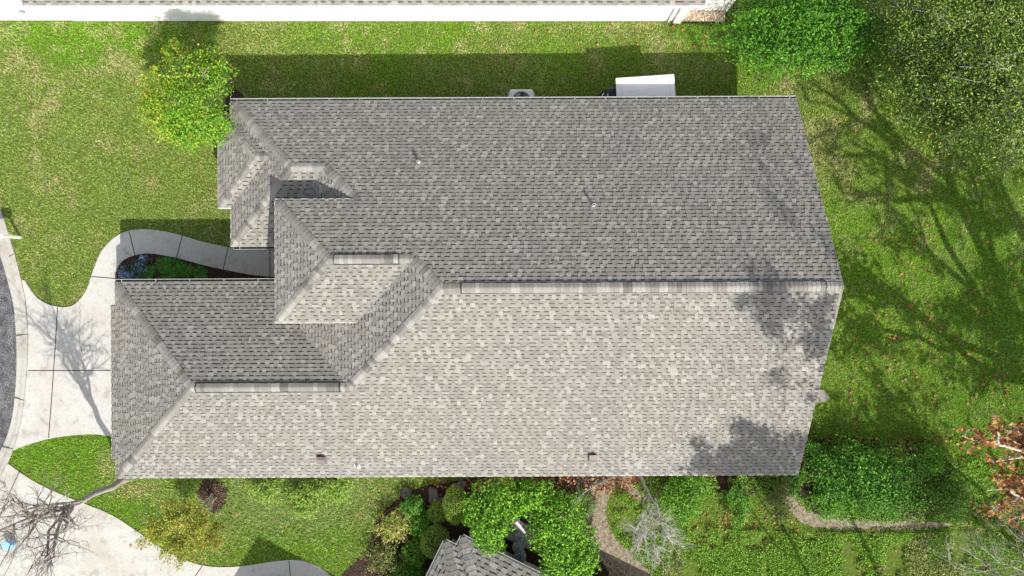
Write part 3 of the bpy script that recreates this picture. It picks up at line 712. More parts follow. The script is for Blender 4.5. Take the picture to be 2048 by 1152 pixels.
tv.mesh(q_, [(0, 1, 4), (1, 2, 4), (2, 3, 4), (3, 0, 4), (3, 2, 1, 0)], GREYS[0]); tv.build('unseen_roof', M['shingle'], sh)  # unseen pyramid roof, added to throw a triangular shadow on the south lawn
sb = MB()
for k in range(10):
    c = AB(5.2, .44); sb.box((c[0], c[1], .12 + k * .17), (9.65, .02, .012), ang)
sb.build('siding_laps', M['white'], sh)

# ------------------------------------------------------------------ things
# golf cart
ct = thing('golf_cart', 'golf cart with a long white canopy parked under the north eave of the house', 'golf cart', (5.17, 7.57, 0), math.radians(3.9))
b = MB(); b.box((0, 0, 1.93), (2.27, 1.25, .07), bev=.05); b.box((0, 0, 1.972), (1.98, .98, .03), bev=.012)
b.box((0, .53, 1.965), (2.0, .04, .03), bev=.01); b.box((0, -.53, 1.965), (2.0, .04, .03), bev=.01); cano = b.build('canopy', M['white'], ct, local=True)
b = MB(); b.box((0, .40, 1.99), (1.9, .018, .006)); b.box((0, -.40, 1.99), (1.9, .018, .006)); b.box((.93, 0, 1.99), (.018, .8, .006)); b.box((-.93, 0, 1.99), (.018, .8, .006)); b.box((.1, .1, 1.99), (1.7, .012, .006), .06); b.build('canopy_groove', M['lightgrey'], cano, local=True)
b = MB(); b.box((0, 0, .42), (2.1, 1.05, .22), bev=.06); b.box((.75, 0, .62), (.7, 1.1, .3), bev=.07); b.build('body', M['black'], ct, local=True)
b = MB(); 
b.mesh([(-1.56, -.48, .35), (-1.56, .48, .35), (-1.56, .44, .62), (-1.56, -.44, .62), (-1.40, -.52, .78), (-1.40, .52, .78), (-1.02, -.56, .95), (-1.02, .56, .95), (-1.02, -.56, .35), (-1.02, .56, .35)],
       [(0, 1, 2, 3), (3, 2, 5, 4), (4, 5, 7, 6), (6, 7, 9, 8), (0, 3, 4, 6, 8), (1, 9, 7, 5, 2), (0, 8, 9, 1)])
cowl = b.build('front_cowl', M['black'], ct, local=True)
for (x, z) in ((-1.50, .73), (-1.30, .86)):
    b = MB(); b.tube([(x + .10, -.5, z - .03), (x, -.3, z), (x - .03, 0, z + .005), (x, .3, z), (x + .10, .5, z - .03)], .022, 6); b.build('bumper_bar', M['white'], cowl, local=True)
b = MB(); b.mesh([(-1.06, -.54, .95), (-1.06, .54, .95), (-.98, .54, 1.90), (-.98, -.54, 1.90), (-1.16, 0, .97), (-1.09, 0, 1.88)], [(0, 4, 5, 3), (4, 1, 2, 5)])
b.box((-1.16, 0, .99), (.32, 1.04, .05), bev=.02); b.build('windshield', M['darkglass'], ct, local=True)
for sx, sy in ((-.98, .55), (-.98, -.55), (1.0, .55), (1.0, -.55)):
    b = MB(); b.tube([(sx, sy, .5), (sx * .98, sy, 1.92)], .022, 6); b.build('roof_post', M['black'], ct, local=True)
for x in (-.05, .78):
    b = MB(); b.box((x, 0, .82), (.5, 1.05, .14), bev=.05); b.box((x + .26, 0, 1.1), (.1, 1.05, .42), bev=.04); b.build('seat', M['seat'], ct, local=True)
for sx in (-1.15, .8):
    for sy in (-.52, .52):
        b = MB(); b.lathe((sx, sy, .23), [(.13, -.09), (.21, -.1), (.23, -.06), (.23, .06), (.21, .1), (.13, .09)], 18, M=Matrix.Rotation(math.pi / 2, 4, 'X')); wv = b.build('wheel', M['rubber'], ct, True, local=True)
        b = MB(); b.lathe((sx, sy, .23), [(.125, -.095), (.125, .095)], 14, M=Matrix.Rotation(math.pi / 2, 4, 'X')); b.build('rim', M['steel'], wv, local=True)
b = MB(); b.tube([(-.75 + .0, .28 + .17 * math.cos(t), 1.05 + .17 * math.sin(t)) for t in [i * math.pi / 8 for i in range(17)]], .014, 5); b.tube([(-.75, .28, 1.05), (-1.0, .28, .85)], .02, 5); b.build('steering_wheel', M['black'], ct, local=True)

# air conditioner
ac = thing('air_conditioner', 'pale square air conditioner with a round fan grille beside the north wall', 'air conditioner', (.38, 7.53, 0))
b = MB(); b.box((0, 0, .03), (1.12, 1.12, .06), bev=.01); b.build('pad', M['concrete2'], ac, local=True)
b = MB(); b.box((0, 0, .45), (.95, .95, .78), bev=.06)
for k in range(10):
    for s in (-1, 1): b.box((0, s * .478, .14 + k * .065), (.78, .01, .02)); b.box((s * .478, 0, .14 + k * .065), (.01, .78, .02))
b.build('cabinet', M['lightgrey'], ac, local=True)
b = MB(); k = 28; vs = []
for r, z in ((.47, .845), (.39, .875), (.37, .86), (.37, .8425)): vs += [(r * math.cos(2 * math.pi * j / k), r * math.sin(2 * math.pi * j / k), z) for j in range(k)]
b.mesh(vs, [(i * k + j, i * k + (j + 1) % k, (i + 1) * k + (j + 1) % k, (i + 1) * k + j) for i in range(3) for j in range(k)]); b.build('fan_ring', M['lightgrey'], ac, True, local=True)
b = MB(); b.lathe((0, 0, .842), [(.372, 0), (.372, .003)], 28); b.build('fan_well', M['black'], ac, local=True)
for i in range(4):
    t = i * math.pi / 2 + .5; b = MB(); b.mesh([(.06 * math.cos(t), .06 * math.sin(t), .851), (.35 * math.cos(t - .32), .35 * math.sin(t - .32), .850), (.35 * math.cos(t + .32), .35 * math.sin(t + .32), .862)], [(0, 1, 2)]); b.build('fan_blade', M['grey'], ac, local=True)
b = MB()
for r in (.08, .16, .24, .32): b.tube([(r * math.cos(t), r * math.sin(t), .885) for t in [j * math.pi / 12 for j in range(25)]], .004, 4)
for j in range(6):
    t = j * math.pi / 3; b.tube([(0, 0, .888), (.38 * math.cos(t), .38 * math.sin(t), .876)], .006, 4)
b.build('fan_guard', M['steel'], ac, local=True)

# mailbox
mbx = thing('mailbox', 'white roadside mailbox on a white post beside the front lawn and the gutter', 'mailbox', W3(41, 475), math.radians(10))
b = MB(); b.box((0, 0, .55), (.11, .11, 1.1), bev=.012); b.box((-.12, 0, .98), (.5, .08, .06), bev=.01); b.build('post', M['white'], mbx, local=True)
b = MB(); k = 12; vs = [];
for x in (-.42, .16): vs += [(x, -.1, 1.02), (x, .1, 1.02)] + [(x, .1 * math.cos(math.pi * j / k), 1.16 + .1 * math.sin(math.pi * j / k)) for j in range(k + 1)]
n_ = k + 3; b.mesh(vs, [tuple(range(n_)), tuple(range(2 * n_ - 1, n_ - 1, -1))] + [(i, i + n_, (i + 1) % n_ + n_, (i + 1) % n_) for i in range(n_)]); b.build('box', M['white'], mbx, local=True)
b = MB(); b.box((-.1, .108, 1.2), (.12, .008, .05)); b.box((-.14, .108, 1.12), (.02, .008, .16)); b.build('flag', M['brown'], mbx, local=True)

# small blue bin under the bare tree
bb = thing('storage_bin', 'small light blue bin standing on the shared driveway under the bare tree', 'bin', W3(27, 1085), math.radians(-32))
b = MB(); k = [(-.2, -.13), (.2, -.13), (.2, .13), (-.2, .13)]
b.mesh([(x * .85, y * .85, .04) for x, y in k] + [(x, y, .36) for x, y in k] + [(x * .92, y * .9, .36) for x, y in k] + [(x * .78, y * .78, .06) for x, y in k],
       [(3, 2, 1, 0)] + [(i, (i + 1) % 4, 4 + (i + 1) % 4, 4 + i) for i in range(4)] + [(4 + i, 4 + (i + 1) % 4, 8 + (i + 1) % 4, 8 + i) for i in range(4)] + [(8 + i, 8 + (i + 1) % 4, 12 + (i + 1) % 4, 12 + i) for i in range(4)] + [(12, 13, 14, 15)])
b.build('tub', M['blue'], bb, local=True)
b = MB(); b.box((0, 0, .375), (.43, .29, .03), bev=.01); b.build('lid', M['blue'], bb, local=True)

# grey bins and slab by the southern neighbour
sl = MB(); sl.prism([AB(1.75, -.95), AB(2.9, -.95), AB(2.9, -.05), AB(1.75, -.05)], 0, .06); tag(sl.build('concrete_slab', M['concrete2']), 'small concrete slab between the leafy shrubs and the sage green wall', 'slab')
for i, (px, py, lab) in enumerate(((1040, 1062, 'grey round-topped bin nearest the big roof in the gap between the leafy shrubs'), (1036, 1082, 'middle grey bin of the row in the gap between the leafy shrubs'), (1040, 1100, 'grey bin nearest the turned neighbour roof in the gap between the leafy shrubs'))):
    t = thing('garbage_bin', lab, 'bin', W3(px, py, 0.0), .4 + i * .5, 'grey bins between the shrubs and the neighbour wall')
    b = MB(); b.lathe((0, 0, 0), [(.17, .0), (.19, .05), (.225, .62), (.235, .64), (.235, .67)], 18); b.build('body', M['grey'], t, True, local=True)
    b = MB(); b.lathe((0, 0, .67), [(.25, 0), (.25, .03), (.21, .07), (.12, .105), (.02, .11)], 18); lid = b.build('lid', M['grey'], t, True, local=True)
    b = MB(); b.tube([(-.07, 0, .77), (-.06, 0, .82), (.06, 0, .82), (.07, 0, .77)], .012, 5); b.build('handle', M['black'], lid, local=True)
wb = thing('garden_board', 'white tilted board poking out between the two leafy shrub crowns', 'board', W3(1034, 1044, 0))
b = MB(); b.box((0, 0, .55), (.58, .05, 1.0), M=Matrix.Rotation(math.radians(-52), 4, 'Z') @ Matrix.Rotation(math.radians(-25), 4, 'X')); b.build('panel', M['white'], wb, local=True)
b = MB(); b.box((0, 0, .05), (.5, .3, .08), math.radians(-52), bev=.01); b.build('foot', M['white'], wb, local=True)

# curved black metal rail by the path
rl = thing('garden_rail', 'curved black metal hand rail running from the south eave down to the spiky grass clump', 'railing', W3(1165, 985))
arc = smooth_poly([W3(1138, 1026, .75), W3(1150, 1004, .8), W3(1170, 984, .85), W3(1198, 968, .85), W3(1230, 952, .85)], False, 6)
b = MB(); b.tube(arc, .022, 6); b.build('top_rail', M['grey'], rl, True)
b = MB(); b.tube([(p[0], p[1], .15) for p in arc], .014, 5); b.build('bottom_rail', M['black'], rl)
for i in range(0, len(arc), 3):
    b = MB(); b.tube([(arc[i][0], arc[i][1], 0), arc[i]], .012, 5); b.build('baluster', M['black'], rl)
b = MB(); q = [W3(1153, 985, .8), W3(1156, 966, .8), W3(1196, 951, .8)]; b.tube(q, .02, 6); b.tube([(p[0], p[1], .4) for p in q], .014, 5)
for p in q + [tuple((np.array(q[1]) + np.array(q[2])) / 2)]: b.tube([(p[0], p[1], 0), p], .016, 5)
b.build('gate_frame', M['black'], rl)

# flat stone at the east gable and boulders in the bed
st = MB(); st.prism(PX([(1628, 776), (1646, 780), (1659, 797), (1650, 802), (1622, 806)]), 0, .07); tag(st.build('stepping_stone', M['pipe_base']), 'pale flat stone slab poking out from under the east gable on the lawn', 'stone')
def rock(px, py, r, label):
    me = bpy.data.meshes.new('boulder'); import bmesh
    bm = bmesh.new(); bmesh.ops.create_icosphere(bm, subdivisions=3, radius=1)
    for v in bm.verts:
        k = 1 + .18 * math.sin(3 * v.co.x + px) + .12 * math.sin(5 * v.co.y + py) + random.uniform(-.03, .03); v.co *= k; v.co.z *= .6
    for f in bm.faces: f.smooth = False
    bm.to_mesh(me); bm.free(); o = link('boulder', me, M['boulder']); o.scale = (r, r * .8, r); o.location = W3(px, py, r * .3); o.rotation_euler[2] = random.uniform(0, 6)
    tag(o, label, 'boulder', 'boulders in the mulch bed')
for a in ((812, 985, .26, 'westernmost grey boulder at the grass edge of the mulch bed'), (866, 990, .3, 'large grey boulder above the yellow green round shrub'), (880, 1002, .2, 'small grey boulder beside the tall clipped shrub'),
          (921, 968, .24, 'grey boulder next to the top of the tall clipped shrub'), (812, 1040, .16, 'small pale boulder between the pinkish shrub and the bright green shrub')): rock(*a)

# ------------------------------------------------------------------ foliage tools
def leaves_mesh(name, P, D, N, L, Wd, cols):
    """folded leaves: P centre, D direction, N up; two triangles each"""
    n = len(P); S = np.cross(D, N); S /= (np.linalg.norm(S, axis=1, keepdims=True) + 1e-9)
    L = np.asarray(L)[:, None]; Wd = np.asarray(Wd)[:, None]
    v0 = P - D * L * .5 - N * Wd * .12; v2 = P + D * L * .5 - N * Wd * .25
    v1 = P + S * Wd * .5 + N * Wd * .15; v3 = P - S * Wd * .5 + N * Wd * .15
    V = np.stack([v0, v1, v2, v3], axis=1).reshape(-1, 3)
    idx = np.array([0, 2, 1, 0, 3, 2]); L_ = (np.arange(n)[:, None] * 4 + idx).ravel()
    return np_mesh(name, V, L_, 3, np.repeat(cols, 2, axis=0), True)
def unit(a): return a / (np.linalg.norm(a, axis=1, keepdims=True) + 1e-9)
def jitcol(cols, wts, n, jit=.18):
    c = np.array(cols)[rng.choice(len(cols), n, p=np.array(wts) / sum(wts))]
    return c * rng.uniform(1 - jit, 1 + jit, (n, 1)) * rng.uniform(.93, 1.07, (n, 3))
G_BRIGHT = [(.08, .24, .012), (.12, .33, .015), (.20, .42, .022), (.04, .14, .01)]
G_MID = [(.05, .14, .025), (.09, .20, .035), (.03, .09, .02), (.14, .24, .05)]
G_OLIVE = [(.17, .21, .05), (.24, .28, .08), (.10, .14, .04), (.34, .36, .13)]
G_DARK = [(.07, .23, .02), (.11, .30, .025), (.17, .39, .035), (.035, .12, .012)]
G_YEL = [(.26, .42, .025), (.40, .50, .035), (.13, .30, .015), (.66, .52, .05)]
G_OAK = [(.13, .23, .03), (.22, .34, .045), (.06, .12, .018), (.38, .48, .08)]
BROWN = [(.38, .15, .05), (.50, .22, .08), (.26, .11, .045), (.55, .32, .13), (.66, .42, .09)]

def shell_leaves(c, r, n, size, cols, wts, lump=.16, seed=0, inner=.35, flat=.15, ratio=.5):
    """leaves through the outer part of a lumpy ellipsoid (upper part mostly)"""
    d = unit(rng.normal(size=(n, 3))); d[:, 2] = np.abs(d[:, 2]) * 1.0 - flat * rng.random(n); d = unit(d)
    l = 1 + lump * (np.sin(d[:, 0] * 6 + seed) * np.cos(d[:, 1] * 5 + seed * 2) + .7 * np.sin(d[:, 1] * 9 + d[:, 2] * 7 + seed * 3) + .5 * np.sin(d[:, 0] * 14 - d[:, 2] * 11 + seed))
    rad = (1 - inner * rng.random(n) ** 1.8) * l
    P = np.array(c) + d * rad[:, None] * np.array(r)
    N = unit(d * .5 + np.array([0, 0, .55]) + rng.normal(size=(n, 3)) * .45); D = unit(np.cross(N, rng.normal(size=(n, 3))) + d * .25)
    L = size * rng.uniform(.7, 1.35, n); C = jitcol(cols, wts, n)
    # young leaves at the tips are paler
    tip = (rad > .93 * l) & (rng.random(n) < .3); C[tip] *= 1.35
    return P, D, N, L, L * ratio, C
def cat(lst): return [np.concatenate([a[i] for a in lst]) for i in range(6)]
def put_leaves(name, lst, parent, mat='leaf'):
    a = cat(lst); return link(name, leaves_mesh(name, *a), M[mat], parent)

def wob(p0, p1, w, n, R, sag=0.0):
    p0 = Vector(p0); p1 = Vector(p1); ln = (p1 - p0).length; out = []
    off = Vector((0, 0, 0))
    for i in range(n + 1):
        t = i / n; k = math.sin(math.pi * t)
        if 0 < i < n: off = off * .5 + Vector((R.gauss(0, 1), R.gauss(0, 1), R.gauss(0, 1))) * w * ln
        out.append(p0.lerp(p1, t) + (off if 0 < i < n else Vector((0, 0, 0))) + Vector((0, 0, sag * ln * k)))
    return out
def skeleton(base, fork, clusters, r0, R, mb, col, nb=9, nt=6, tw=.006, lean=.02, lf=1.0):
    """trunk, a limb to each cluster, branches through it, twigs; returns twig points and directions"""
    pts = []; 
    def cc(): k = R.uniform(.8, 1.2); return tuple(x * k for x in col)
    tr = wob(base, fork, lean, 6, R); mb.tube(tr, [r0 * (1.25 if i == 0 else 1 - .06 * i) for i in range(7)], 9, cc())
    for ci, (c, rad) in enumerate(clusters):
        st_ = Vector(fork) if R.random() < .7 else tr[-2]
        r1 = r0 * R.uniform(.36, .5) * lf; lb = wob(st_, c, .028, 7, R, .05); mb.tube(lb, [r1 * (1 - .1 * i) for i in range(8)], 7, cc())
        for k in range(nb):
            i = R.randint(4, 7); p = lb[i]; d = Vector((R.gauss(0, 1), R.gauss(0, 1), R.gauss(0, .8))).normalized() * R.uniform(.55, 1.0)
            q = Vector(c) + Vector((d.x * rad[0], d.y * rad[1], d.z * rad[2])); r2 = r1 * R.uniform(.25, .42)
            br = wob(p, q, .035, 6, R); mb.tube(br, [r2 * (1 - .12 * j) for j in range(7)], 5, cc(), False)
            for t in range(nt):
                j = R.randint(1, 6); s = br[j]; d2 = (q - p).normalized() * .8 + Vector((R.gauss(0, .7), R.gauss(0, .7), R.gauss(0, .5)))
                ln = R.uniform(.2, .5) * (sum(rad) / 3) * .8; e_ = s + d2.normalized() * ln
                r3 = max(tw, r2 * .3); tg = wob(s, e_, .08, 3, R); mb.tube(tg, [r3, r3 * .8, r3 * .55, r3 * .3], 3, cc(), False)
                pts.append((s, e_))
                for u in range(2):
                    s2 = tg[R.randint(1, 2)]; e2 = s2 + (d2.normalized() + Vector((R.gauss(0, .8), R.gauss(0, .8), R.gauss(0, .6)))).normalized() * ln * R.uniform(.3, .6)
                    mb.tube([s2, e2], [r3 * .5, r3 * .25], 3, cc(), False); pts.append((s2, e2))
    return pts
def twig_leaves(pts, n, spread, size, cols, wts, ratio=.5, droop=0.0):
    S = np.array([tuple(a) for a, b in pts]); E = np.array([tuple(b) for a, b in pts])
    i = rng.integers(0, len(pts), n); t = rng.uniform(.2, 1.1, n)[:, None]
    P = S[i] * (1 - t) + E[i] * t + rng.normal(size=(n, 3)) * spread
    D = unit(unit(E[i] - S[i]) + rng.normal(size=(n, 3)) * .7); N = unit(np.array([0, 0, .8]) + rng.normal(size=(n, 3)) * .6)
    N = unit(N - D * np.sum(N * D, axis=1, keepdims=True)); L = size * rng.uniform(.6, 1.4, n)
    return P, D, N, L, L * ratio, jitcol(cols, wts, n, .22)

def shrub(name, label, px, py, rx, ry, h, n, size, cols, wts, group=None, lump=.16, cat_='shrub', lobes=1, ratio=.5, z0=.0, extra=None, inner=.4):
    """crown seen at pixel (px,py) with half-sizes rx,ry pixels, h metres tall"""
    zc = h * .5; x, y = W(px, py, h * .7); k = (H - h * .7) / F; rx *= k; ry *= k
    t = thing(name, label, cat_, (x, y, 0), 0, group); R = random.Random(int(px * 7 + py)); sm = MB()
    for s in range(5):
        a = R.uniform(0, 6.28); sm.tube(wob((x + .05 * math.cos(a), y + .05 * math.sin(a), 0), (x + rx * .5 * math.cos(a), y + ry * .5 * math.sin(a), h * .75), .05, 4, R), [.025, .022, .018, .014, .008], 5, (.16, .12, .08))
    sm.build('stem', M['bark'], t)
    lst = []
    if lobes == 1: lst.append(shell_leaves((x, y, h * .42), (rx, ry, h * .58), n, size, cols, wts, lump, px, inner, .35, ratio))
    else:
        for i in range(lobes):
            a = i * 2.4 + R.uniform(-.3, .3); q = math.sqrt((i + .3) / lobes) * .68
            f = R.uniform(.42, .6)
            lst.append(shell_leaves((x + rx * q * math.cos(a), y + ry * q * math.sin(a), h * R.uniform(.45, .62)), (rx * f, ry * f, h * R.uniform(.3, .42)), n // lobes, size, cols, wts, lump, px + i, inner, .3, ratio))
    if extra: lst.append(shell_leaves((x, y, h * .45), (rx, ry, h * .6), extra[0], size, extra[1], [1] * len(extra[1]), lump, px, .1, .2, ratio))
    put_leaves('foliage', lst, t); return t

# ------------------------------------------------------------------ shrubs and small trees of the southern bed
GB = 'shrubs in the mulch bed south of the house'
shrub('shrub', 'dark green round shrub nearest the grass edge of the mulch bed', 823, 1016, 23, 22, .9, 1500, .07, G_DARK, (3, 4, 3, 2), GB)
shrub('shrub', 'small yellow green round shrub left of the tall clipped shrub', 873, 1028, 19, 22, .8, 1500, .045, [(.30, .48, .04), (.42, .58, .07), (.16, .28, .03)], (1, 1, 1), GB)
shrub('shrub', 'tall clipped olive green shrub between the boulders and the big leafy shrub', 909, 1016, 25, 38, 1.5, 4200, .04, [(.27, .44, .05), (.36, .54, .08), (.16, .27, .03)], (1, 1, 1), GB, lump=.04, inner=.2)
shrub('shrub', 'bright green shrub between the pinkish shrub and the large clipped dome', 838, 1053, 21, 25, .9, 1300, .075, G_BRIGHT, (3, 4, 2, 2), GB)
shrub('shrub', 'yellowish shrub with pink tinted flowers at the left edge of the mulch bed', 786, 1056, 33, 30, 1.0, 1900, .07, [(.46, .54, .08), (.32, .44, .06), (.58, .42, .18), (.18, .28, .04)], (4, 4, 2, 3), GB, lump=.3, inner=.6, extra=(150, [(.6, .3, .25), (.6, .5, .2)]))
shrub('shrub', 'large clipped olive green dome touching the neighbour roof corner', 868, 1088, 31, 33, 1.2, 4600, .04, [(.30, .48, .06), (.42, .60, .09), (.18, .30, .04)], (1, 1, 1), GB, lump=.04, inner=.2)
shrub('shrub', 'glossy bright green shrub below the large pinkish one in the mulch bed', 828, 1108, 25, 28, .9, 1600, .08, G_BRIGHT, (3, 4, 2, 2), GB)
shrub('shrub', 'dark straggly shrub at the bottom left corner of the mulch bed', 764, 1122, 40, 34, .8, 2200, .07, [(.20, .28, .06), (.10, .15, .04), (.36, .38, .12), (.3, .16, .09)], (3, 3, 2, 1), GB, lump=.35, inner=.7)
shrub('shrub', 'deep green shrub cut by the bottom edge beside the turned roof', 815, 1152, 30, 22, .9, 1500, .07, G_DARK, (3, 4, 3, 2), GB)
def leafy_tree(name, label, base, clusters, nper, size, cols, wts, group=None, r0=.09, ratio=.42, barkc=(.2, .16, .12), nb=6, cat_='tree', fork_h=1.1):
    R = random.Random(len(label)); t = thing(name, label, cat_, (base[0], base[1], 0), 0, group); mb = MB()
    fork = (base[0] + .05, base[1] + .05, fork_h)
    pts = skeleton((base[0], base[1], 0), fork, [(c, r) for c, r in clusters], r0, R, mb, barkc, nb, 5)
    mb.build('trunk', M['bark'], t)
    lst = [shell_leaves(c, r, nper, size, cols, wts, .2, i * 3.1, .45, .5, ratio) for i, (c, r) in enumerate(clusters)]
    lst.append(twig_leaves(pts, nper * 2, .05, size, cols, wts, ratio)); put_leaves('crown', lst, t); return t
TB = [(.10, .27, .014), (.16, .37, .018), (.27, .50, .03), (.05, .17, .01)]
def cpx(px, py, z, r, rz=None): x, y = W(px, py, z); return ((x, y, z), (r, r, rz or r * .8))
leafy_tree('leafy_tree', 'bright green leafy tree crown touching the tall clipped shrub, left of the grey bins', W(985, 1000), [cpx(975, 1005, 2.2, .85), cpx(1010, 990, 2.4, .7), cpx(960, 1035, 2.1, .6), cpx(985, 1045, 2.4, .75), cpx(980, 1078, 2.0, .55), cpx(1035, 1000, 2.3, .6)], 1100, .115, TB, (3, 4, 3, 2), 'bright green leafy trees beside the grey bins')
leafy_tree('leafy_tree', 'bright green leafy tree crown right of the grey bins beside the dirt path', W(1095, 1050), [cpx(1060, 990, 2.6, .55), cpx(1085, 1000, 2.2, .75), cpx(1120, 1030, 2.4, .85), cpx(1096, 1052, 2.4, .75), cpx(1110, 1080, 2.3, .9), cpx(1150, 1065, 2.0, .7), cpx(1160, 1110, 2.0, .75), cpx(1125, 1125, 2.2, .8), cpx(1150, 1150, 1.9, .7)], 1100, .115, TB, (3, 4, 3, 2), 'bright green leafy trees beside the grey bins')

# spiky ornamental grass clump
def blades(c, n, ln, w, cols, wts, up=.7, z0=0.02, spread=.1):
    a = rng.uniform(0, 2 * math.pi, n); d = np.stack([np.cos(a), np.sin(a), rng.uniform(.3, 1.6, n) * up], axis=1); d = unit(d)
    L = ln * rng.uniform(.6, 1.1, n); P0 = np.array(c) + np.stack([np.cos(a), np.sin(a), a * 0], axis=1) * rng.uniform(0, spread, n)[:, None]; P0[:, 2] = z0
    side = unit(np.cross(d, np.array([0, 0, 1.]))) * w
    mid = P0 + d * L[:, None] * .55; tip = P0 + d * L[:, None]; tip[:, 2] -= L * .28
    V = np.stack([P0 - side, P0 + side, mid + side * .8, mid - side * .8, tip], axis=1).reshape(-1, 3)
    i = np.arange(n) * 5; L_ = np.stack([i, i + 1, i + 2, i, i + 2, i + 3, i + 3, i + 2, i + 4], axis=1).ravel()
    return V, L_, np.repeat(jitcol(cols, wts, n), 3, axis=0)
def spiky(name, label, px, py, n, ln, w, cols, wts, group=None, cat_='plant', up=.7):
    t = thing(name, label, cat_, W3(px, py)); x, y = W(px, py)
    if group: t['group'] = group
    V, L_, C = blades((x, y, 0), n, ln, w, cols, wts, up); link('blade_tuft', np_mesh('blade_tuft', V, L_, 3, C), M['leaf'], t)
    b = MB(); b.lathe((x, y, 0), [(.09, 0), (.07, .06), (.02, .09)], 8, (.15, .12, .06)); b.build('crown_base', M['bark'], t); return t
spiky('ornamental_grass', 'spiky arching green grass clump between the black rail and the dirt path', 1158, 1008, 380, .85, .012, [(.10, .20, .04), (.16, .28, .06), (.24, .34, .10)], (2, 2, 1), cat_='ornamental grass')
# walkway bed plants (ferns and blue flowers)
FERN = [(.05, .22, .015), (.08, .30, .02), (.03, .14, .015)]
for i, (px, py, lab) in enumerate(((300, 543, 'green fern beside the blue flowers in the bed along the front walk'), (330, 530, 'green fern reaching furthest towards the walk, second from the blue flowers'), (352, 533, 'green fern in the middle of the row by the garage gutter'), (375, 541, 'green fern second from the right end of the row by the garage gutter'),
                                   (402, 548, 'small yellow green fern at the right end of the row by the garage gutter'), (342, 550, 'low dark green fern tucked against the garage gutter'))):
    spiky('fern', lab, px, py, 150, .34 + .06 * (i % 3), .024, FERN, (2, 2, 1), 'green ferns in the bed along the front walk', 'fern', .55)
t = thing('flower_patch', 'blue flowering plant with narrow leaves at the round end of the front walk bed', 'flowers', W3(268, 535)); lst = []
for px, py, r in ((250, 545, .3), (275, 533, .35), (292, 522, .25), (262, 550, .3), (282, 550, .3)):
    x, y = W(px, py); lst.append(shell_leaves((x, y, .03), (r, r, .2), 500, .085, [(.10, .17, .10), (.15, .23, .14), (.06, .11, .07)], (1, 1, 1), .3, px, .8, .1, .25))
put_leaves('foliage', lst, t); lst = []
for px, py, r in ((248, 546, .22), (290, 516, .15), (284, 535, .3), (260, 552, .22)):
    x, y = W(px, py); lst.append(shell_leaves((x, y, .06), (r, r, .22), 90, .05, [(.22, .34, .85), (.35, .45, .9), (.5, .55, .9)], (2, 2, 1), .3, px, .5, .0, .9))
put_leaves('blossom', lst, t)

YG = [(.26, .44, .05), (.36, .52, .09), (.12, .25, .03), (.5, .5, .2)]
for (px, py, rx, ry, n_, lab) in ((525, 985, 42, 26, 1500, 'low straggly yellow green shrub under the south eave nearest the crape myrtle ring'), (600, 1003, 58, 36, 2600, 'widest straggly yellow green shrub under the south eave'),
        (675, 982, 38, 26, 1500, 'low straggly yellow green shrub under the south eave nearest the mulch bed')):
    shrub('shrub', lab, px, py, rx, ry, .75, int(n_ * 1.7), .10, YG, (3, 3, 2.5, 1), 'straggly low shrubs under the south eave', lump=.45, lobes=4, inner=.95, ratio=.28)

# crape myrtle with mulch ring
cm = thing('crape_myrtle', 'thin yellow green crape myrtle with pale leaning stems over its round mulch ring', 'tree', W3(425, 990)); R = random.Random(5); mb = MB(); allp = []
for (px, py, z) in ((378, 1030, 2.2), (350, 1060, 2.8), (330, 1045, 3.0), (400, 1060, 2.4), (345, 1090, 2.7), (300, 1075, 3.2), (420, 1075, 2.0), (370, 1105, 2.3)):
    c = cpx(px, py, z, .75, .5); b0 = W3(428 + R.uniform(-6, 6), 992 + R.uniform(-6, 6)); mid = tuple(np.array(b0) * .45 + np.array(c[0]) * .55)
    allp += skeleton(b0, mid, [(c[0], c[1])], .032, R, mb, (.42, .38, .33), 7, 5, .004)
mb.build('trunk', M['bark'], cm); put_leaves('crown', [twig_leaves(allp, 12000, .10, .08, [(.30, .38, .04), (.44, .46, .06), (.2, .3, .03), (.55, .45, .08), (.6, .3, .1)], (4, 3, 4, 2, 1), .45)], cm)

# front tree by the bay (green on the right, yellow on the left)
ft = thing('front_tree', 'round green and yellow leaved tree overlapping the north-west corner of the house roof', 'tree', (-12.0, 6.6, 0)); R = random.Random(9); mb = MB()
cl = [cpx(335, 175, 3.4, .8), cpx(320, 225, 3.2, .75), cpx(375, 140, 3.8, .7), cpx(365, 215, 3.9, .9), cpx(420, 165, 3.6, .8), cpx(410, 230, 3.8, .85), cpx(375, 262, 3.2, .7), cpx(350, 250, 2.9, .6), cpx(425, 130, 3.3, .55), cpx(355, 110, 3.2, .45), cpx(305, 200, 2.9, .4), cpx(430, 255, 3.2, .6)]
pts = skeleton((-12.0, 6.6, 0), (-12.0, 6.7, 1.4), cl, .10, R, mb, (.38, .33, .27), 8, 5)
mb.build('trunk', M['bark'], ft); lst = []
for i, (c, r) in enumerate(cl):
    yel = c[0] < -12.2
    cols, w_ = ((G_YEL, (4, 3, 4, 1.3)) if yel else (G_BRIGHT[:3] + G_YEL[:3], (2, 3, 2, 3, 1.5, 3)))
    if i in (2, 8): cols, w_ = (G_YEL + [(.05, .18, .02)], (2, 2, 4, 1.5, 5))
    lst.append(shell_leaves(c, r, 2000, .08, cols, w_, .3, i * 2., .8, .6, .5))
put_leaves('crown', lst, ft)

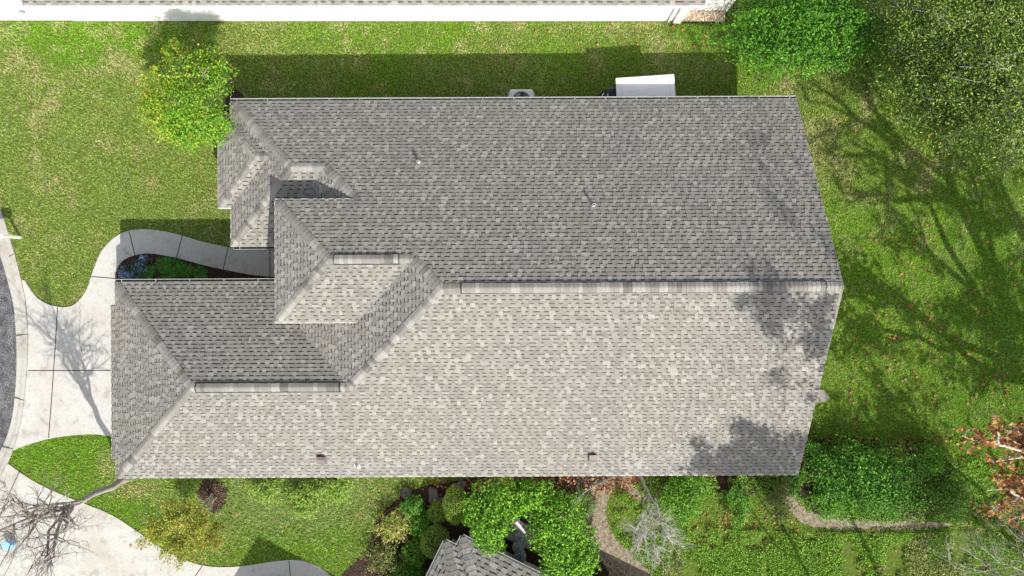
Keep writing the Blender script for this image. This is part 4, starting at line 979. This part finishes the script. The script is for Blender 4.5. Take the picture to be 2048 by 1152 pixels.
# ------------------------------------------------------------------ bare trees
def bare_tree(name, label, base, fork, clusters, r0, seed, col, nb=9, nt=7, tw=.008, leaves=None, group=None, lean=.015, lf=1.0):
    R = random.Random(seed); t = thing(name, label, 'tree', (base[0], base[1], 0), 0, group); mb = MB()
    pts = skeleton(base, fork, clusters, r0, R, mb, col, nb, nt, tw, lean, lf); mb.build('trunk', M['bark'], t, True)
    if leaves: put_leaves('crown', [twig_leaves(pts, *leaves)], t)
    return t
bare_tree('bare_tree', 'leafless grey tree with spreading twigs rising from the south-west roof corner over the driveway', (-15.75, -7.8, 0), (-15.85, -7.9, 3.7),
          [cpx(90, 1010, 6.0, 1.2), cpx(40, 1060, 6.6, 1.3), cpx(115, 1080, 6.2, 1.2), cpx(20, 1000, 6.8, 1.1), cpx(60, 1140, 6.8, 1.2), cpx(150, 1060, 5.2, 1.0), cpx(-40, 1090, 7.2, 1.4), cpx(60, 1030, 5.6, 1.5), cpx(100, 1120, 6.4, 1.0)], .15, 11, (.33, .30, .27), 11, 8, .006, None, None, .015, 1.05)
bare_tree('bare_tree', 'small leafless tree with a tangle of white twigs right of the dirt path', W3(1281, 950), W3(1296, 985, 1.3), [cpx(1275, 1060, 2.4, .85, .35), cpx(1325, 1045, 2.5, .85, .35), cpx(1345, 1085, 2.4, .8, .35), cpx(1275, 1095, 2.3, .75, .35), cpx(1315, 1115, 2.2, .6, .3)], .085, 12, (.50, .485, .45), 18, 12, .005)
bare_tree('bare_tree', 'sparse leafless tree with thin pale twigs in the bottom right corner', W3(2110, 1190), W3(2100, 1160, 1.5), [cpx(1960, 1090, 3.2, 1.3, .6), cpx(2010, 1050, 3.4, 1.0, .6), cpx(1900, 1120, 2.6, 1.0, .5), cpx(2030, 1120, 3.5, 1.0, .5)], .09, 13, (.50, .47, .40), 9, 7, .007, (1500, .1, .06, [(.35, .40, .14), (.22, .28, .08), (.5, .5, .25)], (1, 1, 1)))
# brown leaved sycamore to the right
SYC = [((15.9, -5.1, 6.0), (1.2, 1.0, .7)), ((16.9, -6.9, 5.6), (1.5, 1.0, .7)), ((17.2, -5.6, 6.3), (1.3, 1.1, .7)), ((19.5, -2.0, 9.5), (2.6, 2.2, 1.6)), ((22.5, -.5, 10), (2.6, 2.4, 1.6)), ((20.5, -6.0, 10), (2.6, 2.4, 1.6)), ((24, -5, 11), (3, 3, 2))]
bare_tree('sycamore_tree', 'brown leaved tree with pale branches reaching in from the right edge below the lawn', (22.8, -6.5, 0), (22.4, -6.2, 3.0), SYC, .26, 14, (.55, .52, .46), 11, 7, .010, (3800, .12, .16, BROWN, (3, 4, 2, 3, 1), .85), None, .015, 1.4)
# shade trees beyond the bottom and right edges, seen through their shadows
OAKW = (3, 4, 3, 2)
def oak(name, label, base, fork, cl, seed, n, nb=8, r0=.22, size=.13, spread=.16, cols=G_OAK):
    bare_tree(name, label, base, fork, cl, r0, seed, (.30, .28, .25), nb, 6, .010, (n, spread, size, cols, OAKW, .5), 'shade trees at the back of the garden')
oak('shade_tree', 'tall shade tree just past the bottom edge whose shadow falls on the south-east roof corner', (14.6, -16.6, 0), (14.2, -15.6, 6), [((11.6, -12.6, 9.6), (1.5, 1.3, 1.0)), ((13.3, -12.0, 10.0), (1.4, 1.0, .8)), ((12.6, -13.3, 10.4), (1.8, 1.5, 1.2)), ((13.3, -7.1, 12.6), (.9, .6, .4)), ((15.2, -16.5, 10.5), (1.6, 1.4, 1.2)), ((12.7, -8.5, 14.6), (1.1, .7, .3)), ((10.3, -12.3, 9.8), (1.1, .9, .6)), ((12.0, -11.3, 10.2), (1.0, .6, .5))], 21, 13000, r0=.085, size=.17, spread=.15)
oak('shade_tree', 'spreading shade tree past the lower right corner that darkens the back lawn', (23.0, -14.5, 0), (23, -14, 4), [((20, -13, 10), (2.8, 2.5, 1.6)), ((24, -13, 11), (3, 3, 2)), ((21, -16.5, 10.5), (3, 2.6, 2)), ((21.8, -17.5, 9.5), (2.2, 2.2, 1.4)), ((26, -9.5, 10.5), (3, 2.6, 2))], 22, 4300, size=.22, spread=.12)

oak('shade_tree', 'high shade tree past the right edge that darkens the far strip of the back lawn', (27.5, -9, 0), (27, -9, 4.5), [((23.5, -10, 10), (2.6, 2.2, 1.4)), ((25.5, -6, 11), (2.8, 2.4, 1.5)), ((23.8, -2.6, 10.5), (2.2, 1.8, 1.2)), ((27, -12, 11), (2.8, 2.6, 1.6)), ((26.5, -1.5, 10.5), (2.4, 2, 1.3))], 23, 4600, size=.24, spread=.12)

bare_tree('bare_tree', 'tall leafless tree past the right edge whose long limbs streak the back lawn with shadows', (24.2, -6.8, 0), (22.6, -4.4, 8.3),
          [((16.6, 0.1, 9.2), (1.2, .9, .5)), ((17.8, 1.6, 9.6), (1.1, 1.1, .5)), ((20.2, 3.2, 9.6), (1.2, 1.2, .6)), ((17.4, -2.6, 9.4), (1.2, .8, .5)), ((18.2, -4.6, 9.0), (1.2, .9, .6)), ((22.3, 1.5, 9.6), (1.1, 1.1, .5))], .24, 41, (.36, .33, .29), 6, 5, .012, (900, .1, .12, G_OAK, (3, 4, 3, 2), .5), None, .01, 1.5)
bare_tree('bare_tree', 'thin leafless tree past the bottom edge whose twigs rise above the east roof end', (16.6, -15.2, 0), (16.0, -12.6, 9.5),
          [((13.8, -5.0, 14.3), (.9, 1.4, .5)), ((14.3, -2.8, 14.6), (.8, .9, .4))], .10, 42, (.36, .33, .29), 8, 6, .012, (500, .1, .12, G_OAK, (3, 4, 3, 2), .5), None, .01, 1.1)

# the live oak in the north-east corner
oakc = [cpx(1950, 60, 4.6, 1.8, 1.0), cpx(1880, 140, 3.6, 1.6, .9), cpx(1950, 200, 4.2, 1.8, 1.0), cpx(2030, 130, 5.4, 1.9, 1.1), cpx(1845, 40, 3.4, 1.5, .8), cpx(2020, 265, 4.4, 1.5, .8), cpx(1900, 0, 4.6, 1.6, .9), cpx(2080, 20, 6.0, 2, 1.2), cpx(2090, 230, 5.4, 2, 1.1), cpx(1815, 120, 2.4, 1.3, .8), cpx(1835, 190, 2.4, 1.2, .7), cpx(1880, 225, 2.8, 1.3, .7), cpx(2000, 20, 5.2, 1.8, 1)]
R = random.Random(31); t = thing('live_oak', 'wide grey green live oak with pale twigs filling the upper right corner', 'tree', (22.4, 8.6, 0)); mb = MB()
pts = skeleton((22.4, 8.6, 0), (21.8, 8.4, 3.2), oakc, .26, R, mb, (.36, .34, .30), 14, 8, .006); mb.build('trunk', M['bark'], t, True)
put_leaves('crown', [twig_leaves(pts, 60000, .15, .085, G_OAK, (3, 4, 3, 2.5), .45)] + [shell_leaves(c, r, 2300, .09, G_OAK, (3, 4, 3, 2.5), .4, i, .9, .5, .45) for i, (c, r) in enumerate(oakc)], t)

# big shrubs north-east and south-east
shrub('hedge_shrub', 'huge bright green glossy shrub at the top right next to the gravel patch', 1615, 60, 160, 84, 2.3, 17000, .105, [(.065, .21, .012), (.10, .29, .015), (.17, .40, .022), (.03, .11, .01)], (4, 4, 1.5, 3), lobes=14, lump=.28, inner=.55, extra=(5000, G_BRIGHT[:2]), cat_='shrub')
GE = 'green shrubs along the south-east corner of the garden'
shrub('shrub', 'largest bright green shrub in the bed below the back lawn', 1740, 965, 138, 74, 1.9, 15000, .095, [(.07, .22, .014), (.10, .30, .016), (.18, .42, .025), (.035, .12, .01)], (4, 4, 2, 3), GE, lobes=12, lump=.38, inner=.8)
shrub('shrub', 'bright green shrub directly below the roof edge right of the curved bare trunk', 1368, 1000, 60, 58, 1.4, 5600, .08, [(.10, .28, .015), (.16, .36, .02), (.26, .45, .03), (.05, .15, .01)], (4, 4, 2, 3), GE, lobes=5, lump=.25, inner=.7)
shrub('shrub', 'narrow darker green shrub below the roof edge between the bright one and the olive one', 1482, 1008, 32, 50, 1.1, 2000, .08, G_DARK, (2, 3, 4, 1), GE, lobes=3, lump=.25, inner=.7)
shrub('shrub', 'dull olive thin shrub below the south-east roof corner', 1558, 1010, 45, 42, 1.0, 2300, .06, G_OLIVE, (3, 3, 4, 1), GE, lobes=4, lump=.3, inner=.9)
shrub('shrub', 'deep green shrub behind the brown leaved branches near the right edge', 1900, 1000, 60, 45, 1.3, 2800, .08, [(.12, .26, .03), (.18, .34, .04), (.07, .16, .02)], (2, 2, 2), GE, lobes=4, lump=.25, inner=.8)

for (px, py, rx, ry, h, n_, c_, lab) in ((1632, 905, 34, 28, 1.0, 1500, G_DARK, 'small dark green shrub at the south-east roof corner above the largest shrub'), (1868, 912, 42, 32, 1.2, 2200, G_BRIGHT, 'bright green shrub between the largest shrub and the brown leaved branches'),
        (1655, 1010, 40, 26, .8, 1500, G_BRIGHT, 'low bright shrub hanging over the start of the dirt path strip'), (1820, 1018, 46, 24, .8, 1700, G_OLIVE, 'low olive shrub hanging over the dirt path strip on the right'),
        (1590, 955, 24, 40, .9, 1100, G_DARK, 'dark shrub tucked against the south-east roof corner')):
    shrub('shrub', lab, px, py, rx, ry, h, n_, .085, c_, (3, 3, 3, 1), GE, lobes=3, lump=.35, inner=.85)

# ------------------------------------------------------------------ ground cover, litter, grass (uncountable)
conc = [drive_poly, low_poly, gut_poly, road_poly]
def not_in(polys, x, y):
    k = np.ones(len(x), dtype=bool)
    for p in polys: k &= ~inside(p, x, y)
    return k
def free(x, y):
    k = np.ones(len(x), dtype=bool)
    for (a, b, c, d) in foot_rects: k &= ~((x > a) & (x < c) & (y > b) & (y < d))
    k &= ~((y > 11.02) & (x < 9.0))
    a = (x - CA.x) * a_.x + (y - CA.y) * a_.y; b = (x - CA.x) * b_.x + (y - CA.y) * b_.y
    k &= ~((a > .3) & (b > .3)); return k
gc_poly = PX(smooth_poly([(1300, 1010), (1400, 1050), (1560, 1060), (1700, 1062), (1900, 1060), (2110, 1040), (2130, 1230), (1330, 1230), (1290, 1140), (1240, 1085), (1225, 1040), (1240, 985), (1262, 985)], True, 2))
gc2 = PX(rough([(1850, 1045), (1880, 985), (1915, 930), (1965, 905), (2110, 890), (2110, 1065)], 5))
n = 120000; x = rng.uniform(3.5, 23, n); y = rng.uniform(-14, -7.2, n)
k = inside(gc_poly, x, y) & (not_in([beds['sand'], beds['sand2']], x, y) | (not_in([beds['sand']], x, y) & (fbm(x, y, .7, 21) > .40))); x = x[k]; y = y[k]; d = fbm(x, y, .9, 3); k = d > .30 + .12 * rng.random(len(x)); x = x[k]; y = y[k]; d = d[k]; nx_ = 26000; x2 = rng.uniform(15, 23, nx_); y2 = rng.uniform(-10, -6, nx_); k2 = inside(gc2, x2, y2) & (fbm(x2, y2, 1.1, 8) > .38)
x3 = rng.uniform(5, 19, 40000); y3 = rng.uniform(-9.9, -6.1, 40000); k3 = inside(beds['e'], x3, y3) & (fbm(x3, y3, .9, 15) > .42)
x2 = np.concatenate([x2, x3]); y2 = np.concatenate([y2, y3]); k2 = np.concatenate([k2, k3]); x2 = x2[k2]; y2 = y2[k2]
x = np.concatenate([x, x2]); y = np.concatenate([y, y2]); d = np.concatenate([d, fbm(x2, y2, 1.1, 8)]); n = len(x)
P = np.stack([x, y, rng.uniform(.02, .10, n) + d * .28], axis=1); N = unit(np.array([0, 0, .9]) + rng.normal(size=(n, 3)) * .5); D = unit(np.cross(N, rng.normal(size=(n, 3))))
L = rng.uniform(.045, .09, n); C = jitcol([(.15, .36, .02), (.24, .46, .03), (.09, .24, .015), (.38, .52, .06)], (4, 4, 3, 2), n)
dry = fbm(x, y, 2.2, 9) + (x - 12) * .015 > .60; C[dry] = jitcol([(.28, .34, .08), (.42, .45, .14), (.16, .2, .06)], (1, 1, 1), int(dry.sum()))
tag(link('ground_cover', leaves_mesh('ground_cover', P, D, N, L, L * .6, C), M['leaf']), 'bright green low leafy ground cover below the house on the right', 'ground cover', kind='stuff')

# mulch chips
def chips(name, poly, n, cols, size, label, z=.02):
    xs = [p[0] for p in poly]; ys = [p[1] for p in poly]; x = rng.uniform(min(xs), max(xs), n); y = rng.uniform(min(ys), max(ys), n)
    k = inside(poly, x, y); x = x[k]; y = y[k]; n = len(x); P = np.stack([x, y, z + rng.uniform(0, .03, n)], axis=1)
    N = unit(np.array([0, 0, .9]) + rng.normal(size=(n, 3)) * .5); D = unit(np.cross(N, rng.normal(size=(n, 3)))); L = size * rng.uniform(.5, 1.4, n)
    tag(link(name, leaves_mesh(name, P, D, N, L, L * .4, jitcol(cols, [1] * len(cols), n, .35)), M['chips']), label, 'mulch', kind='stuff')
MUL = [(.06, .036, .026), (.09, .05, .035), (.025, .016, .012), (.14, .08, .055)]
chips('mulch_chips', beds['s'], 12000, MUL, .06, 'dark mulch chips between the shrubs south of the house')
chips('mulch_chips', beds['walk'], 3500, [(.12, .05, .035), (.18, .08, .055), (.06, .03, .02)], .06, 'reddish brown mulch chips in the bed along the front walk', .035)
chips('mulch_chips', beds['e'], 14000, MUL + [(.2, .1, .05)], .07, 'dark mulch and leaf litter in the bed below the back lawn')
chips('mulch_chips', beds['ring'], 1600, [(.10, .075, .055), (.18, .14, .105), (.05, .04, .03), (.27, .2, .15), (.30, .15, .08)], .06, 'dark mulch chips in the round ring under the crape myrtle')

# grass
NG = 900000
x = rng.uniform(-21.9, 21.9, NG); y = rng.uniform(-12.6, 12.0, NG)
k = free(x, y) & not_in(conc + [beds[q] for q in ('s', 'walk', 'e', 'sand', 'sand2', 'ring', 'gravel', 'n')] + [gc_poly], x, y); x = x[k]; y = y[k]; n = len(x)
pxx = 1024 + x * F / H; pyy = 576 - y * F / H
vivid = np.array((.175, .40, .012)); olive = np.array((.29, .365, .085)); straw = np.array((.62, .54, .28)); deep = np.array((.10, .30, .010))
f1 = fbm(x, y, 2.6, 1); f2 = fbm(x, y, .8, 5); f3 = fbm(x, y, 6.0, 11)
C = np.tile(vivid, (n, 1))
def blend(C, col, w): w = np.clip(w, 0, 1)[:, None]; return C * (1 - w) + col * w
front = (pxx < 470) & (pyy < 640)
edge = 95 + 38 * np.clip((pxx - 60) / 60, 0, 1) + 5 * np.sin(pxx * .07)
C = blend(C, olive, np.where(front & (pyy > edge), .85, 0))
C = blend(C, olive, np.where(front & (pyy <= edge), np.clip((f1 - .52) * 4, 0, .7), 0))
nor = (pxx >= 440) & (pyy < 210); C = blend(C, olive, np.where(nor, .35 + (f1 - .45) * 2.2, 0)); C = blend(C, straw, np.where(nor, np.clip((f2 - .58) * 3.2, 0, .5), 0))
C = blend(C, straw, np.where(front, np.clip((f2 - .55) * 2.2, 0, .45), 0))
back = (pxx > 1560) & (pyy < 900); C = blend(C, olive, np.where(back, .25 + (f3 - .5) * 2.0 + (600 - pyy) * .0009, 0)); C = blend(C, straw, np.where(back & (pyy < 520), np.clip((f2 - .52) * 3.5, 0, .65), 0))
C = blend(C, vivid * 1.15, np.where(back & (pyy > 400), .5, 0)); C = blend(C, deep, np.where(back & (pxx > 1880), .4, 0))  # deep green at the far right paints tree shade into the blades
sth = (pyy > 940); C = blend(C, olive, np.where(sth, np.clip((f1 - .42) * 2.0, 0, .6), 0))
tan1 = np.exp(-(((pxx - 275) / 45) ** 2 + ((pyy - 978) / 18) ** 2)); tan2 = np.exp(-(((pxx - 600) / 120) ** 2 + ((pyy - 1000) / 45) ** 2)); tan3 = np.exp(-(((pxx - 217) / 20) ** 2 + ((pyy - 930) / 25) ** 2))
C = blend(C, straw, np.where(sth | (pyy > 880), tan1 * .9 + tan2 * .45 + tan3 * .7, 0))
C = C * rng.uniform(.42, 1.55, (n, 1)) * rng.uniform(.94, 1.06, (n, 3))
dead = rng.random(n) < .05 + .10 * (f2 > .5); C[dead] = straw * rng.uniform(.5, 1.1, (int(dead.sum()), 1))
a = rng.uniform(0, 2 * math.pi, n); ln = rng.uniform(.035, .085, n) * (.85 + .8 * f2); w = rng.uniform(.008, .017, n); tilt = rng.uniform(.4, 1.45, n)
sx, sy = np.cos(a), np.sin(a); base = np.stack([x, y, np.full(n, .0)], axis=1)
v0 = base - np.stack([-sy * w, sx * w, np.zeros(n)], axis=1); v1 = base + np.stack([-sy * w, sx * w, np.zeros(n)], axis=1)
tip = base + np.stack([sx * np.sin(tilt) * ln, sy * np.sin(tilt) * ln, np.cos(tilt) * ln + .01], axis=1)
V = np.stack([v0, v1, tip], axis=1).reshape(-1, 3)
tag(link('lawn_grass', np_mesh('lawn_grass', V, np.arange(n * 3), 3, C), M['grass']), 'mown green and straw coloured lawn grass around the house', 'grass', kind='stuff')

# weedy taller grass south lawn
n = 22000; x, y = rng.normal(size=n) * 2.1, rng.normal(size=n) * .75; c0 = W(590, 1000); x = x + c0[0]; y = y + c0[1]; k = (y < -7.5) & not_in([low_poly, beds['ring'], beds['s']], x, y); x = x[k]; y = y[k]; n = len(x)
a = rng.uniform(0, 6.28, n); ln = rng.uniform(.10, .26, n); w = .012
base = np.stack([x, y, np.zeros(n)], axis=1); sd = np.stack([-np.sin(a) * w, np.cos(a) * w, a * 0], axis=1); tip = base + np.stack([np.cos(a) * ln * .8, np.sin(a) * ln * .8, ln * .6], axis=1)
tag(link('weeds', np_mesh('weeds', np.stack([base - sd, base + sd, tip], axis=1).reshape(-1, 3), np.arange(n * 3), 3, jitcol([(.22, .36, .06), (.32, .42, .12), (.6, .55, .28), (.10, .19, .03)], (3, 2, 1.4, 2), n)), M['grass']), 'taller straggly grass and weeds on the lawn below the roof edge on the left', 'weeds', kind='stuff')

# leaf litter in the beds and fallen leaves on the lawns
n = 1500; xs = np.concatenate([rng.uniform(1000, 1300, 420), rng.uniform(860, 1000, 150), rng.uniform(1590, 1930, 260), rng.uniform(1300, 1600, 150)])
ys = np.concatenate([950 + np.abs(rng.normal(size=420)) * 20, 957 + np.abs(rng.normal(size=150)) * 16, 870 + np.abs(rng.normal(size=260)) * 40, 1040 + rng.normal(size=150) * 14]); n = len(xs)
P = np.array([W3(a, b, 0) for a, b in zip(xs, ys)]); P[:, 2] = rng.uniform(.03, .07, n); k = P[:, 1] < -6.5 + 99 * (P[:, 0] > 10.6); P = P[k]; n = len(P)
N = unit(np.array([0, 0, 1.]) + rng.normal(size=(n, 3)) * .4); D = unit(np.cross(N, rng.normal(size=(n, 3)))); L = rng.uniform(.08, .17, n)
tag(link('leaf_litter', leaves_mesh('leaf_litter', P, D, N, L, L * .8, jitcol(BROWN, (4, 4, 2, 3, .5), n, .25)), M['leaf']), 'orange brown leaf litter lying in the mulch beds', 'leaf litter', kind='stuff')

leaf_me = []
for q in range(5):
    mb = MB(); R = random.Random(q); k = 10; vs = [(0, 0, .012)]
    for j in range(k):
        t = 2 * math.pi * j / k; r = (.085 if j % 2 == 0 else .045) * R.uniform(.75, 1.15); vs.append((r * math.cos(t), r * .8 * math.sin(t), .012 + .5 * r * abs(math.cos(t + q)) * R.uniform(.5, 1.0)))
    c = [(.44, .16, .06), (.36, .14, .06), (.52, .24, .10), (.26, .11, .055), (.42, .24, .13)][q]
    mb.mesh(vs, [(0, 1 + j, 1 + (j + 1) % k) for j in range(k)], c); leaf_me.append(np_mesh('fallen_leaf', mb.v, mb.l, mb.t, mb.c)); leaf_me[-1].materials.append(M['leaf'])
def leaf(px, py, s, lab, grp):
    x, y = W(px, py)
    o = bpy.data.objects.new('fallen_leaf', leaf_me[random.randrange(5)]); COL.objects.link(o); o.location = (x, y, .05 + random.uniform(0, .02)); o.rotation_euler = (random.uniform(-.4, .4), random.uniform(-.4, .4), random.uniform(0, 6.28)); o.scale = (s,) * 3
    tag(o, lab, 'leaf', grp)
known = [(1677, 243), (1850, 481), (1823, 480), (1802, 549), (1857, 539), (1770, 630), (1776, 690), (1820, 610), (1832, 618), (1752, 622), (1857, 610), (1871, 720), (1686, 739), (1776, 738), (1842, 697), (1847, 648), (1912, 680), (1937, 588), (1884, 650),
         (1808, 762), (1837, 779), (1870, 790), (1909, 680), (1700, 785), (1707, 806), (1752, 565), (1798, 487), (1750, 481), (1786, 678), (1878, 703), (1952, 625), (1934, 709), (1972, 583), (1996, 760), (2010, 790), (1985, 750), (1938, 812), (1905, 800), (1860, 815)]
R = random.Random(77); gl, gg = 'small curled orange leaf lying on the back lawn right of the house', 'fallen leaves on the back lawn'
for a, b in known: leaf(a, b, R.uniform(.8, 1.25), gl, gg)
for i in range(145):
    b = min(890, max(200, R.gauss(700, 150))); a = R.uniform(1695, 2040)
    if i % 3: q_ = known[R.randrange(len(known))]; a = min(2042, q_[0] + R.gauss(0, 22)); b = min(890, q_[1] + R.gauss(0, 18))
    leaf(a, b, R.uniform(.5, 1.1), gl, gg)
for a, b in [(1157, 94), (1195, 90), (1235, 86), (1275, 90), (1073, 65), (1097, 65), (912, 66), (1009, 144), (1114, 145), (1340, 70), (1352, 92), (1408, 72), (1366, 62), (1310, 40), (1266, 60), (1290, 68), (1388, 95), (1405, 85), (1412, 75), (1328, 78), (1345, 55), (1540, 148), (1298, 105)]:
    leaf(a, b, R.uniform(.8, 1.2), 'orange leaf lying on the grass strip between the house and the white neighbour wall', 'fallen leaves on the north grass strip')
for i in range(45):
    leaf(R.uniform(1380, 1900), R.uniform(1060, 1150), R.uniform(.7, 1.1), 'orange leaf lying on the low ground cover below the house', 'fallen leaves on the ground cover')
for a, b in [(768, 975), (789, 982), (762, 1005), (760, 1015), (727, 1027), (717, 1028), (832, 975), (846, 978), (712, 1067), (735, 1062), (840, 960), (860, 958)] + [(R.uniform(240, 700), R.uniform(975, 1110)) for i in range(14)]:
    leaf(a, b, R.uniform(.6, .95), 'orange leaf lying on the south lawn left of the mulch bed', 'fallen leaves on the south lawn')
scene.cycles.max_bounces = 6
house.rotation_euler[2] = math.radians(.28)
